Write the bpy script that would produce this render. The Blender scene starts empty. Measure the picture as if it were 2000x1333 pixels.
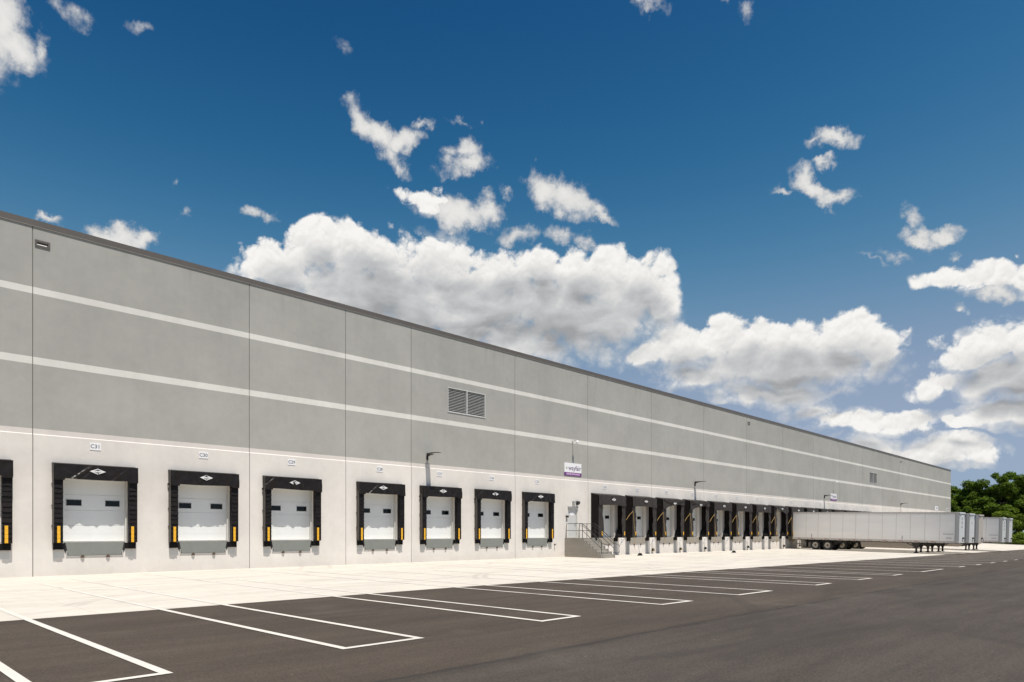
import bpy, math, random
import numpy as np
from mathutils import Vector, Matrix
R = math.radians
S = bpy.context.scene
COL = S.collection
random.seed(7)

# ---------------------------------------------------------------- camera
ALPHA = 44.179
cam = bpy.data.objects.new('camera', bpy.data.cameras.new('camera'))
COL.objects.link(cam)
cam.location = (0, 0, 1.70)
cam.rotation_euler = (R(90), 0, R(ALPHA - 90))
cam.data.sensor_width = 36
cam.data.lens = 1345 / 2000 * 36
cam.data.shift_y = (1041 - 666.5) / 2000
cam.data.clip_start = 0.1
cam.data.clip_end = 5000
S.camera = cam
S.render.resolution_x, S.render.resolution_y = 1024, 682
S.view_settings.view_transform = 'Standard'
S.view_settings.look = 'None'
S.view_settings.exposure = 0.5
S.view_settings.gamma = 1

# ---------------------------------------------------------------- sun
SUN_EL = 69.5
SUN_AZ = 8.0
sl = bpy.data.lights.new('sun', 'SUN')
sl.energy = 4.0
sl.angle = R(0.5)
sl.color = (1.0, 0.95, 0.87)
so = bpy.data.objects.new('sun', sl)
COL.objects.link(so)
so.rotation_euler = (R(90 - SUN_EL), 0, R(-SUN_AZ))      # the sun stands over the yard, a little to the left of square to the wall
so.location = (0, -20, 60)

# ---------------------------------------------------------------- node helper
class NT:
    def __init__(s, tree):
        s.t = tree; s.n = tree.nodes; s.l = tree.links
    def node(s, typ, **kw):
        n = s.n.new(typ)
        for k, v in kw.items(): setattr(n, k, v)
        return n
    def link(s, a, b): s.l.new(a, b)
    def put(s, sock, v):
        if isinstance(v, bpy.types.NodeSocket): s.l.new(v, sock)
        else: sock.default_value = v
    def math(s, op, a, b=0.0, c=None, clamp=False):
        n = s.node('ShaderNodeMath', operation=op); n.use_clamp = clamp
        s.put(n.inputs[0], a); s.put(n.inputs[1], b)
        if c is not None: s.put(n.inputs[2], c)
        return n.outputs[0]
    def vmath(s, op, a, b=(0, 0, 0)):
        n = s.node('ShaderNodeVectorMath', operation=op)
        s.put(n.inputs[0], a); s.put(n.inputs[1], b)
        return n.outputs['Vector']
    def vscale(s, a, k):
        n = s.node('ShaderNodeVectorMath', operation='SCALE')
        s.put(n.inputs[0], a); s.put(n.inputs['Scale'], k)
        return n.outputs['Vector']
    def noise(s, vec, scale, detail=3, rough=.5, dist=0, color=False):
        n = s.node('ShaderNodeTexNoise')
        s.put(n.inputs['Vector'], vec); s.put(n.inputs['Scale'], scale); s.put(n.inputs['Detail'], detail)
        s.put(n.inputs['Roughness'], rough); s.put(n.inputs['Distortion'], dist)
        return n.outputs['Color' if color else 0]
    def ss(s, v, lo, hi, a=0.0, b=1.0, typ='SMOOTHSTEP'):
        n = s.node('ShaderNodeMapRange', interpolation_type=typ)
        s.put(n.inputs['Value'], v); s.put(n.inputs['From Min'], lo); s.put(n.inputs['From Max'], hi)
        s.put(n.inputs['To Min'], a); s.put(n.inputs['To Max'], b)
        return n.outputs[0]
    def mix(s, f, a, b, mode='MIX'):
        n = s.node('ShaderNodeMix', data_type='RGBA', blend_type=mode)
        s.put(n.inputs[0], f)
        for sock, v in ((n.inputs[6], a), (n.inputs[7], b)):
            if not isinstance(v, bpy.types.NodeSocket): v = (*v, 1.0) if len(v) == 3 else v
            s.put(sock, v)
        return n.outputs[2]
    def xyz(s, v):
        n = s.node('ShaderNodeSeparateXYZ'); s.put(n.inputs[0], v); return n.outputs
    def comb(s, x, y, z=0.0):
        n = s.node('ShaderNodeCombineXYZ')
        s.put(n.inputs[0], x); s.put(n.inputs[1], y); s.put(n.inputs[2], z)
        return n.outputs[0]

# ---------------------------------------------------------------- world: clear sky with fair-weather clouds
# clouds as ellipses in world directions: (-azimuth, elevation, radii, angle, weight) in degrees
CLOUDS = [(-62.87,19.79,2.89,2.22,0.11,1),(-59.96,21.16,2.38,1.97,0.09,1),(-55.94,21.13,4.51,2.26,0.07,1),(-50.54,21.06,4.64,2.22,0.04,1),(-45.46,20.24,3.83,2.25,0.01,1),(-42.05,20.79,3.19,2.05,-0.01,1),(-37.82,20.13,3.79,2.43,-0.04,1),(-34.06,19.4,3.1,2.17,-0.06,1),(-32.22,17.97,1.84,1.51,-0.06,1),(-56.75,18.87,7.74,2.8,0.07,1.1),(-48.43,18.11,10.18,3.27,0.02,1.15),(-39.08,17.32,7.18,2.91,-0.03,1.1),(-45.88,16.2,3.83,1.38,0.01,1),(-41.62,15.01,3.4,0.88,-0.17,0.8),(-33.44,14.18,2.26,1.18,-0.05,0.9),(-29.99,14.59,3.4,1.63,-0.06,1),(-25.68,14.85,3.64,1.81,-0.08,1),(-21.94,14.51,3.48,1.85,-0.1,1),(-18.39,14.49,2.6,1.87,-0.12,1),(-16.18,12.98,1.83,1.5,-0.12,1),(-22.67,12.9,7.01,1.96,-0.09,1.15),(-29.19,12.4,3.97,1.18,-0.06,0.9),(-23.79,11.0,5.24,1.08,-0.07,0.95),(-18.73,10.5,1.23,0.45,0.1,0.7),(-8.94,12.86,2.79,1.62,0.05,1),(-10.69,12.28,1.94,1.22,-0.14,1),(-12.35,10.7,1.81,0.92,0.19,0.95),(-8.66,10.49,3.12,1.41,-0.13,1.1),(-6.73,11.38,2.7,2.6,-0.15,1),(-18.04,8.32,3.26,0.9,-0.07,0.95),(-14.07,8.09,3.19,0.8,-0.08,0.95),(-10.98,7.62,1.94,0.56,-0.09,0.8),(-8.38,8.1,2.23,1.16,0.0,1.05),(-6.47,7.41,1.87,1.16,-0.1,1),(-14.71,5.77,2.9,1.03,-0.06,0.9),(-11.58,5.58,2.72,1.0,-0.06,1),(-10.1,5.31,1.46,0.84,-0.06,1),(-16.68,6.51,2.68,0.75,-0.06,0.8),(-12.19,4.9,2.75,0.57,-0.05,0.75),(-20.49,9.13,2.5,0.76,-0.07,0.8),(-10.98,17.15,2.57,0.85,-0.18,1),(-8.66,17.18,1.86,0.95,-0.2,1),(-6.73,16.79,1.91,1.12,-0.21,1),(-7.77,18.4,0.41,0.65,0.62,0.5),(-11.13,15.37,0.51,0.37,-0.17,0.75),(-51.17,25.49,2.4,0.88,-0.13,1),(-48.85,24.99,2.59,0.89,-0.17,1),(-46.52,25.11,1.36,0.84,0.01,0.95),(-40.99,26.31,1.76,0.98,-0.31,1),(-39.08,25.57,2.01,0.91,-0.32,0.95),(-36.89,24.71,1.18,0.42,-0.19,0.7),(-41.41,25.46,1.44,0.58,-0.46,0.55),(-43.54,23.54,1.92,0.65,-0.01,0.62),(-40.14,23.49,1.27,0.5,-0.03,0.5),(-38.24,22.89,1.68,0.51,-0.34,0.55),(-56.75,30.32,1.35,0.89,-0.5,0.85),(-54.91,29.64,2.09,0.93,-0.35,1),(-52.85,29.48,1.66,0.71,0.33,0.95),(-51.3,30.96,1.01,0.33,0.45,0.6),(-53.88,28.5,1.23,0.86,-0.71,0.75),(-52.64,27.77,0.82,0.53,-0.54,0.6),(-57.16,31.35,0.9,0.79,0.1,0.5),(-48.22,29.12,1.19,0.72,0.03,0.8),(-47.92,28.21,1.53,0.66,0.03,0.85),(-19.26,27.71,1.4,0.53,-0.12,0.85),(-20.49,27.64,0.93,0.31,0.21,0.6),(-19.89,26.35,1.04,0.29,-0.03,0.6),(-21.57,25.53,1.0,0.67,-1.04,0.85),(-20.85,24.77,1.88,0.52,-0.57,0.95),(-19.08,23.93,1.5,0.48,-0.25,0.75),(-23.04,25.05,0.92,0.27,-0.07,0.6),(-14.07,21.84,0.91,0.47,-0.66,0.6),(-13.44,20.75,1.41,0.52,-0.11,0.9),(-11.89,20.76,1.01,0.43,0.01,0.75),(-15.2,19.72,0.92,0.3,-0.18,0.42),(-16.68,19.54,0.97,0.2,-0.3,0.4),(-11.52,19.35,0.43,0.32,-0.2,0.5),(-80.67,30.39,1.16,1.9,0.16,1),(-79.98,29.31,1.69,0.86,0.06,1),(-78.41,29.92,0.43,0.64,0.28,0.6),(-81.62,30.07,1.7,2.29,0.32,1),(-77.82,32.54,0.73,0.72,-0.19,0.5),(-76.62,32.64,0.8,0.7,0.53,0.5),(-72.83,32.83,0.95,0.34,0.24,0.36),(-77.73,20.67,0.7,0.29,0.03,0.7),(-74.13,20.46,1.58,0.6,0.01,0.95),(-72.67,20.33,1.22,0.55,-0.09,0.9),(-74.92,20.62,0.96,0.32,0.19,0.7),(-64.38,23.7,0.92,0.36,-0.28,0.55),(-63.06,23.33,1.14,0.37,-0.34,0.5),(-69.35,22.68,0.74,0.28,0.47,0.42),(-70.32,24.19,0.35,0.22,0.18,0.36),(-58.37,34.93,0.75,0.64,-0.44,0.36),(-32.83,37.14,1.18,0.47,-0.44,0.6),(-25.6,35.6,0.46,0.48,-0.16,0.45),(-27.23,36.36,0.39,0.21,-0.15,0.36),(-45.03,26.44,0.75,0.28,-0.28,0.4),(-49.07,31.0,1.02,0.28,-0.37,0.36),(-47.16,30.8,0.35,0.32,0.91,0.33),(-20.14,7.39,2.13,0.38,-0.06,0.45),(-13.44,6.96,3.77,0.43,-0.07,0.4),(-8.66,16.07,1.72,0.58,-0.19,0.8)]
world = bpy.data.worlds.new('World')
S.world = world
world.use_nodes = True
w = NT(world.node_tree)
w.n.clear()
sky = w.node('ShaderNodeTexSky', sky_type='NISHITA')
sky.sun_disc = False
sky.sun_elevation = R(SUN_EL)
sky.sun_rotation = R(180 + SUN_AZ)
sky.altitude = 300
sky.air_density = 1.0
sky.dust_density = 0.35
sky.ozone_density = 4.0
tc = w.node('ShaderNodeTexCoord')
D = tc.outputs['Generated']
dx, dy, dz = w.xyz(D)
az = w.math('MULTIPLY', w.math('ARCTAN2', dy, dx), -180 / math.pi)
el = w.math('MULTIPLY', w.math('ARCSINE', dz), 180 / math.pi)
P = w.comb(az, el, 0.0)
def warp(P, off):
    Po = w.vmath('ADD', P, off)
    w1 = w.noise(Po, .16, 3, .55, 0, True)
    w2 = w.noise(w.vmath('ADD', Po, (40, 9, 3)), .75, 5, .62, 0, True)
    a = w.vscale(w.vmath('SUBTRACT', w1, (.5, .5, .5)), 4.2)
    b = w.vscale(w.vmath('SUBTRACT', w2, (.5, .5, .5)), 1.9)
    return w.vmath('MULTIPLY', w.vmath('ADD', w.vmath('ADD', Po, a), b), (1, 1, 0))
def field(Q, lst, grow=1.55, soft=True):
    F = None
    for (cx, cy, rx, ry, an, wt) in lst:
        m = w.node('ShaderNodeMapping', vector_type='TEXTURE')
        w.put(m.inputs['Vector'], Q)
        m.inputs['Location'].default_value = (cx, cy, 0)
        m.inputs['Rotation'].default_value = (0, 0, an)
        m.inputs['Scale'].default_value = (rx * grow, ry * grow, 1)
        g = w.node('ShaderNodeTexGradient', gradient_type='SPHERICAL')
        w.link(m.outputs[0], g.inputs[0])
        v = g.outputs['Fac']
        if wt != 1: v = w.math('MULTIPLY', v, wt)
        F = v if F is None else (w.math('SMOOTH_MAX', F, v, .05) if soft else w.math('MAXIMUM', F, v))
    return F
NBIG = 46
def billow(P, base, octs, lac=2.03, gain=.52):
    """rounded puffs: summed absolute noise, octave by octave"""
    s_, amp, sc_, tot = None, 1.0, base, 0.0
    for i in range(octs):
        n = w.noise(w.vmath('ADD', P, (i * 7.3, i * 3.1, i * 5.7)), sc_, 0, 0)
        v = w.math('MULTIPLY', w.math('ABSOLUTE', w.math('SUBTRACT', n, .5)), 2 * amp)
        s_ = v if s_ is None else w.math('ADD', s_, v)
        tot += amp; amp *= gain; sc_ *= lac
    return w.math('DIVIDE', s_, tot)
def bigwarp(P, off, k=1.0):
    Po = w.vmath('ADD', P, off)
    w1 = w.noise(Po, .22, 2, .5, 0, True)
    w2 = w.noise(w.vmath('ADD', Po, (40, 9, 3)), .9, 4, .6, 0, True)
    a = w.vscale(w.vmath('SUBTRACT', w1, (.5, .5, .5)), 2.6)
    b = w.vscale(w.vmath('SUBTRACT', w2, (.5, .5, .5)), .8 * k)
    return w.vmath('MULTIPLY', w.vmath('ADD', w.vmath('ADD', Po, a), b), (1, 1, 0))
FB = field(bigwarp(P, (0, 0, 0)), CLOUDS[:NBIG], 1.62)
FU = field(bigwarp(P, (-.3, 1.5, 0), .3), CLOUDS[:NBIG], 1.62)
FS = field(warp(P, (0, 0, 0)), CLOUDS[NBIG:], 1.65, False)
PW = w.vmath('ADD', P, w.vscale(w.vmath('SUBTRACT', w.noise(P, 1.1, 3, .5, 0, True), (.5, .5, .5)), .55))
bl = billow(PW, .24, 6)
bl2 = billow(w.vmath('ADD', PW, (-.06, .26, 0)), .24, 6)
frag = w.noise(P, 1.6, 7, .68, .5)
# heaped clouds: crisp rounded heads, softer undersides
low = w.math('SUBTRACT', FU, FB)            # positive near the base, negative near the crown
dB = w.math('ADD', FB, w.math('MULTIPLY', w.math('SUBTRACT', bl, .24), 1.6))
dB = w.math('ADD', dB, w.math('MULTIPLY', w.math('SUBTRACT', frag, .5), .26))
wid = w.ss(low, -.15, .15, .17, .50)
mB = w.math('MULTIPLY', w.ss(dB, w.math('SUBTRACT', .27, w.math('MULTIPLY', wid, .5)), w.math('ADD', .27, wid)), w.ss(FB, .16, .26))
# small drifting scraps: soft, torn, half transparent
fine = w.noise(P, .62, 8, .60, .25)
dS = w.math('ADD', FS, w.math('MULTIPLY', w.math('SUBTRACT', fine, .5), .75))
dS = w.math('ADD', dS, w.math('MULTIPLY', w.math('SUBTRACT', frag, .5), .40))
mS = w.math('MULTIPLY', w.ss(dS, .12, .66), w.ss(FS, .0, .16))
mask = w.math('MAXIMUM', mB, mS)
relief = w.math('SUBTRACT', bl, bl2)
under = w.ss(FU, .22, .78)
deep = w.ss(FB, .34, .80)
shade = w.math('MULTIPLY', under, deep)
shade = w.math('ADD', w.math('MULTIPLY', shade, .75), w.ss(low, -.08, .30, 0, .40))
patch = w.noise(w.vmath('MULTIPLY', P, (.7, 1.3, 1)), .30, 4, .55, .3)
shade = w.math('MULTIPLY', shade, w.ss(patch, .30, .66, .50, 1.08, 'LINEAR'))
brB = w.math('SUBTRACT', .97, w.math('MULTIPLY', shade, .60))
brB = w.math('ADD', brB, w.math('MULTIPLY', relief, w.math('SUBTRACT', 1.0, w.math('MULTIPLY', shade, 1.15))))
brB = w.math('ADD', brB, w.math('MULTIPLY', w.math('SUBTRACT', w.noise(P, .8, 5, .55), .5), .12))
brS = w.math('ADD', .66, w.math('MULTIPLY', w.ss(dS, .25, 1.0), .22))
br = w.mix(w.math('GREATER_THAN', mB, mS), w.comb(brS, brS, brS), w.comb(brB, brB, brB))
br = w.xyz(br)[0]
br = w.math('MINIMUM', w.math('MAXIMUM', br, .40), 1.02)
warm = w.mix(w.ss(br, .5, .95), (.955, .975, 1.0), (1.0, .985, .955))
ccol = w.mix(1.0, warm, w.comb(br, br, br), 'MULTIPLY')
# sky colour: deep, polarised summer blue that pales quickly near the horizon
hsv = w.node('ShaderNodeHueSaturation'); hsv.inputs['Saturation'].default_value = 1.15; w.link(sky.outputs[0], hsv.inputs['Color'])
sc = w.node('ShaderNodeSeparateColor'); w.link(hsv.outputs[0], sc.inputs[0])
def tone(v, A, B, q):
    k = w.math('POWER', v, q)
    return w.math('DIVIDE', w.math('MULTIPLY', k, A), w.math('ADD', w.math('MULTIPLY', k, B), 1.0))
cc = w.node('ShaderNodeCombineColor')
w.link(tone(sc.outputs[0], 1.24, .68, 4.8), cc.inputs[0])
w.link(tone(sc.outputs[1], .229, .0942, 3.7), cc.inputs[1])
w.link(tone(sc.outputs[2], .0445, .01237, 3.5), cc.inputs[2])
scol = cc.outputs[0]
hz = w.ss(el, -2.0, 22.0, 1.0, 0.0)
mask = w.math('MULTIPLY', mask, w.ss(el, -1.0, 4.0, .35, 1.0))
cl = w.vscale(ccol, 5.4)
fin = w.mix(mask, scol, cl)
bg = w.node('ShaderNodeBackground')
w.link(fin, bg.inputs[0])
bg.inputs[1].default_value = 0.12
wo = w.node('ShaderNodeOutputWorld')
w.link(bg.outputs[0], wo.inputs[0])
world.cycles.sampling_method = 'MANUAL'
world.cycles.sample_map_resolution = 512

# ---------------------------------------------------------------- object helpers
def tag(o, label=None, cat=None, group=None, kind=None):
    if label: o['label'] = label
    if cat: o['category'] = cat
    if group: o['group'] = group
    if kind: o['kind'] = kind
    return o
def empty(name, loc=(0, 0, 0), rz=0):
    o = bpy.data.objects.new(name, None)
    COL.objects.link(o)
    o.location = loc; o.rotation_euler = (0, 0, rz)
    o.empty_display_size = .3
    return o
def copy_tree(o, parent=None):
    c = o.copy(); COL.objects.link(c); c.parent = parent
    for ch in list(o.children): copy_tree(ch, c)
    return c
class MB:
    """collects faces; build() links them as one mesh object"""
    def __init__(s): s.v = []; s.f = []; s.m = []; s.sm = []
    def add(s, vs, fs, mi=0, smooth=False):
        b = len(s.v)
        s.v += [tuple(v) for v in vs]
        for f in fs:
            s.f.append(tuple(b + i for i in f)); s.m.append(mi); s.sm.append(smooth)
        return s
    def box(s, x0, x1, y0, y1, z0, z1, mi=0, b=0.0):
        if x0 > x1: x0, x1 = x1, x0
        if y0 > y1: y0, y1 = y1, y0
        if z0 > z1: z0, z1 = z1, z0
        if b <= 0:
            vs = [(x, y, z) for x in (x0, x1) for y in (y0, y1) for z in (z0, z1)]
            fs = [(0, 1, 3, 2), (4, 6, 7, 5), (0, 4, 5, 1), (2, 3, 7, 6), (0, 2, 6, 4), (1, 5, 7, 3)]
            return s.add(vs, fs, mi)
        # chamfered box (24 vertices)
        vs = []; idx = {}
        X = (x0, x1); Y = (y0, y1); Z = (z0, z1)
        for i in (0, 1):
            for j in (0, 1):
                for k in (0, 1):
                    sx, sy, sz = (1 - 2 * i) * b, (1 - 2 * j) * b, (1 - 2 * k) * b
                    idx[i, j, k, 0] = len(vs); vs.append((X[i], Y[j] + sy, Z[k] + sz))
                    idx[i, j, k, 1] = len(vs); vs.append((X[i] + sx, Y[j], Z[k] + sz))
                    idx[i, j, k, 2] = len(vs); vs.append((X[i] + sx, Y[j] + sy, Z[k]))
        fs = []
        def q(a, flip): fs.append(tuple(a[::-1]) if flip else tuple(a))
        for i in (0, 1):
            q([idx[i, 0, 0, 0], idx[i, 0, 1, 0], idx[i, 1, 1, 0], idx[i, 1, 0, 0]], i == 1)
            q([idx[0, i, 0, 1], idx[1, i, 0, 1], idx[1, i, 1, 1], idx[0, i, 1, 1]], i == 1)
            q([idx[0, 0, i, 2], idx[0, 1, i, 2], idx[1, 1, i, 2], idx[1, 0, i, 2]], i == 1)
        for i in (0, 1):
            for j in (0, 1):
                q([idx[i, j, 0, 0], idx[i, j, 0, 1], idx[i, j, 1, 1], idx[i, j, 1, 0]], (i + j) % 2 == 1)
                q([idx[i, 0, j, 0], idx[i, 1, j, 0], idx[i, 1, j, 2], idx[i, 0, j, 2]], (i + j) % 2 == 1)
                q([idx[0, i, j, 1], idx[0, i, j, 2], idx[1, i, j, 2], idx[1, i, j, 1]], (i + j) % 2 == 1)
        for i in (0, 1):
            for j in (0, 1):
                for k in (0, 1):
                    q([idx[i, j, k, 0], idx[i, j, k, 1], idx[i, j, k, 2]], (i + j + k) % 2 == 1)
        return s.add(vs, fs, mi)
    def prism(s, pts, axis, a, b, mi=0):
        """polygon pts in the two other axes, extruded along axis ('x','y','z') from a to b"""
        def p(u, v, t): return {'x': (t, u, v), 'y': (u, t, v), 'z': (u, v, t)}[axis]
        n = len(pts)
        vs = [p(u, v, a) for u, v in pts] + [p(u, v, b) for u, v in pts]
        fs = [tuple(range(n))[::-1], tuple(range(n, 2 * n))] + [(i, (i + 1) % n, n + (i + 1) % n, n + i) for i in range(n)]
        return s.add(vs, fs, mi)
    def tube(s, pts, r, n=6, mi=0, cap=True):
        pts = [Vector(p) for p in pts]
        rs = r if isinstance(r, (list, tuple)) else [r] * len(pts)
        up = Vector((0, 0, 1)); vs = []
        for i, p in enumerate(pts):
            d = (pts[min(i + 1, len(pts) - 1)] - pts[max(i - 1, 0)]).normalized()
            a = d.cross(up)
            if a.length < .05: a = d.cross(Vector((0, 1, 0)))
            a.normalize(); b = d.cross(a).normalized()
            for k in range(n):
                t = 2 * math.pi * k / n
                vs.append(p + (a * math.cos(t) + b * math.sin(t)) * rs[i])
        fs = [(i * n + k, i * n + (k + 1) % n, (i + 1) * n + (k + 1) % n, (i + 1) * n + k)
              for i in range(len(pts) - 1) for k in range(n)]
        s.add(vs, fs, mi, True)
        if cap:
            s.add(vs[:n], [tuple(range(n))], mi); s.add(vs[-n:], [tuple(range(n))[::-1]], mi)
        return s
    def disc(s, c, axis, r0, r1, t0, t1, n=28, mi=0):
        """lathe-like ring: cylinder shell segment between (r0,t0) and (r1,t1) about an axis through c"""
        ax = {'x': 0, 'y': 1, 'z': 2}[axis]; o = [i for i in range(3) if i != ax]
        vs = []
        for (r, t) in ((r0, t0), (r1, t1)):
            for k in range(n):
                a = 2 * math.pi * k / n; v = [0, 0, 0]
                v[ax] = c[ax] + t; v[o[0]] = c[o[0]] + r * math.cos(a); v[o[1]] = c[o[1]] + r * math.sin(a)
                vs.append(tuple(v))
        return s.add(vs, [(k, (k + 1) % n, n + (k + 1) % n, n + k) for k in range(n)], mi, False)
    def grid(s, fn, nu, nv, mi=0, smooth=True):
        vs = [fn(i / nu, j / nv) for j in range(nv + 1) for i in range(nu + 1)]
        fs = [(j * (nu + 1) + i, j * (nu + 1) + i + 1, (j + 1) * (nu + 1) + i + 1, (j + 1) * (nu + 1) + i)
              for j in range(nv) for i in range(nu)]
        return s.add(vs, fs, mi, smooth)
    def build(s, name, mats, parent=None, loc=None):
        me = bpy.data.meshes.new(name)
        me.from_pydata(s.v, [], s.f)
        if not isinstance(mats, (list, tuple)): mats = [mats]
        for m in mats: me.materials.append(m)
        me.polygons.foreach_set('material_index', s.m)
        me.polygons.foreach_set('use_smooth', s.sm)
        me.update()
        o = bpy.data.objects.new(name, me)
        COL.objects.link(o)
        if parent: o.parent = parent
        if loc: o.location = loc
        return o
def text_mesh(txt, size, bold=0.0, align='CENTER'):
    """flat lettering as vertices and faces in the XZ plane (facing -Y)"""
    cu = bpy.data.curves.new('lettering', 'FONT')
    cu.body = txt; cu.size = size; cu.align_x = align; cu.align_y = 'CENTER'; cu.offset = bold
    cu.resolution_u = 3
    ob = bpy.data.objects.new('lettering', cu)
    COL.objects.link(ob)
    bpy.context.view_layer.update()
    me = bpy.data.meshes.new_from_object(ob.evaluated_get(bpy.context.evaluated_depsgraph_get()))
    vs = [(v.co.x, 0.0, v.co.y) for v in me.vertices]
    fs = [tuple(p.vertices) for p in me.polygons]
    bpy.data.objects.remove(ob); bpy.data.curves.remove(cu); bpy.data.meshes.remove(me)
    return vs, fs
def add_text(mb, txt, x, y, z, size, mi, bold=0.0, sx=1.0, vertical=False):
    vs, fs = text_mesh(txt, size, bold)
    mb.add([(x + v[0] * sx, y, z + v[2]) for v in vs], fs, mi)

# ---------------------------------------------------------------- materials
MATS = {}
def mat(name, col, rough=.6, metal=0.0, spec=.5, var=.0, vscale=3.0, bump=0.0, bscale=40.0, coord='Object', fn=None, coat=0.0):
    if name in MATS: return MATS[name]
    m = bpy.data.materials.new(name); m.use_nodes = True
    t = NT(m.node_tree); t.n.clear()
    p = t.node('ShaderNodeBsdfPrincipled'); o = t.node('ShaderNodeOutputMaterial')
    t.link(p.outputs[0], o.inputs[0])
    p.inputs['Roughness'].default_value = rough
    p.inputs['Metallic'].default_value = metal
    p.inputs['Specular IOR Level'].default_value = spec
    if coat: p.inputs['Coat Weight'].default_value = coat
    tcn = t.node('ShaderNodeTexCoord'); V = tcn.outputs[coord]
    c = (*col, 1.0)
    if var:
        n1 = t.noise(V, vscale, 5, .6)
        k = t.ss(n1, .25, .75, 1 - var, 1 + var, 'LINEAR')
        c = t.mix(1.0, col, t.comb(k, k, k), 'MULTIPLY')
    if fn: c = fn(t, V, c, p) or c
    t.put(p.inputs['Base Color'], c)
    if bump:
        bn = t.node('ShaderNodeBump'); bn.inputs['Strength'].default_value = 1.0
        bn.inputs['Distance'].default_value = bump
        t.link(t.noise(V, bscale, 4, .6), bn.inputs['Height'])
        t.link(bn.outputs[0], p.inputs['Normal'])
    MATS[name] = m
    return m

# painted tilt-up concrete: bands are paint, so they follow height on the wall
def wall_fn(t, V, c, p):
    x, y, z = t.xyz(V)
    geo = t.node('ShaderNodeNewGeometry').outputs['Position']
    gx, gy, gz_ = t.xyz(geo)
    zz = t.math('ADD', gz_, t.math('MULTIPLY', t.math('SUBTRACT', t.noise(geo, 3.0, 2), .5), .008))
    def band(lo, hi): return t.math('MULTIPLY', t.math('GREATER_THAN', zz, lo), t.math('LESS_THAN', zz, hi))
    GREY = (.368, .360, .330); TRIM = (.67, .655, .605); LOW = (.685, .645, .595); SOFT = (.64, .595, .55)
    # faint mottling of the paint over concrete: cloudy patches, trowel swirls and vertical weathering
    n1 = t.noise(geo, .35, 4, .6); n2 = t.noise(geo, 2.6, 6, .65, .4)
    n3 = t.noise(t.vmath('MULTIPLY', geo, (3.2, 1, .16)), 1.0, 4, .6)
    k = t.math('ADD', t.math('ADD', t.ss(n1, .3, .7, -.07, .07, 'LINEAR'), t.ss(n2, .3, .7, -.035, .035, 'LINEAR')),
               t.ss(n3, .3, .7, -.016, .016, 'LINEAR'))
    k = t.math('ADD', k, 1.0)
    col = t.mix(band(5.73, 99), LOW, GREY)
    col = t.mix(band(5.535, 5.73), col, SOFT)
    col = t.mix(t.math('MAXIMUM', band(8.22, 8.50), band(10.94, 11.20)), col, TRIM)
    # each cast panel took the paint slightly differently
    rnd = t.node('ShaderNodeObjectInfo').outputs['Random']
    k = t.math('MULTIPLY', k, t.ss(rnd, 0, 1, .965, 1.03, 'LINEAR'))
    # dust splashed on the foot of the wall
    foot = t.math('MULTIPLY', t.ss(gz_, .0, .55, 1, 0), t.noise(t.vmath('MULTIPLY', geo, (2.0, 1, 1)), 1.4, 4, .6))
    col = t.mix(1.0, col, t.comb(k, k, k), 'MULTIPLY')
    col = t.mix(t.math('MULTIPLY', foot, .35), col, (.42, .38, .32))
    # pipes of runoff below the coping
    run = t.math('MULTIPLY', t.ss(gz_, 12.0, 13.6), t.ss(t.noise(t.vmath('MULTIPLY', geo, (2.2, 1, .05)), 1.0, 3), .55, .75))
    return t.mix(t.math('MULTIPLY', run, .22), col, (.17, .16, .14))
M_wall = mat('painted_concrete', (.5, .5, .5), .75, spec=.25, bump=.0015, bscale=9, fn=wall_fn)
M_joint = mat('joint_sealant', (.13, .125, .105), .8)
M_coping = mat('coping_metal', (.115, .100, .088), .45, metal=.0, var=.12, vscale=.7)
M_roof = mat('roof_membrane', (.6, .6, .58), .8, var=.1)
M_drip = mat('drip_edge', (.26, .25, .23), .5)
M_white = mat('white_painted_steel', (.74, .75, .73), .42, var=.03, vscale=2.0)
M_whiteb = mat('white_frame_paint', (.54, .54, .52), .5, var=.04)
M_jamb = mat('jamb_paint', (.58, .57, .53), .6, var=.05)
M_dark = mat('dark_void', (.012, .012, .013), .7)
M_glassd = mat('dark_door_glass', (.006, .008, .008), .12, spec=.35)
M_louver = mat('louver_blade', (.52, .52, .50), .5)
M_black = mat('black_vinyl', (.011, .0085, .0075), .5, spec=.2, var=.35, vscale=5, bump=.010, bscale=6)
M_gloss = mat('creased_black_vinyl', (.013, .010, .0085), .36, spec=.28, var=.35, vscale=5, bump=.014, bscale=5)
M_blackw = mat('worn_black_vinyl', (.036, .031, .028), .62, spec=.25, var=.35, vscale=3, bump=.010, bscale=6)
M_blackf = mat('black_side_panel', (.008, .0055, .005), .65, spec=.2, var=.3, vscale=3)
M_brown = mat('shelter_frame_edge', (.075, .062, .054), .5)
M_rubber = mat('rubber', (.008, .007, .007), .8, spec=.2, var=.3, vscale=12)
M_yellow = mat('yellow_vinyl', (.80, .42, .02), .45, var=.06, vscale=6)
M_yellows = mat('yellow_strap', (.50, .31, .08), .6, var=.2, vscale=3)
M_logo = mat('white_print', (.78, .77, .76), .5)
M_print = mat('dark_print', (.17, .165, .17), .6)
M_sign = mat('sign_white', (.80, .79, .80), .45)
M_purple = mat('purple_paint', (.155, .035, .20), .45)
M_lav = mat('lavender_print', (.66, .46, .66), .5)
M_word = mat('word_print', (.16, .10, .20), .5)
M_green = mat('green_print', (.12, .22, .04), .5)
M_gold = mat('gold_print', (.75, .55, .05), .5)
def lev_fn(t, V, c, p):
    n = t.noise(t.vmath('MULTIPLY', V, (5, 5, 1.4)), 1.6, 5, .65)
    c = t.mix(t.ss(n, .5, .8, 0, .35), c, (.17, .165, .14))
    return c
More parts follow.
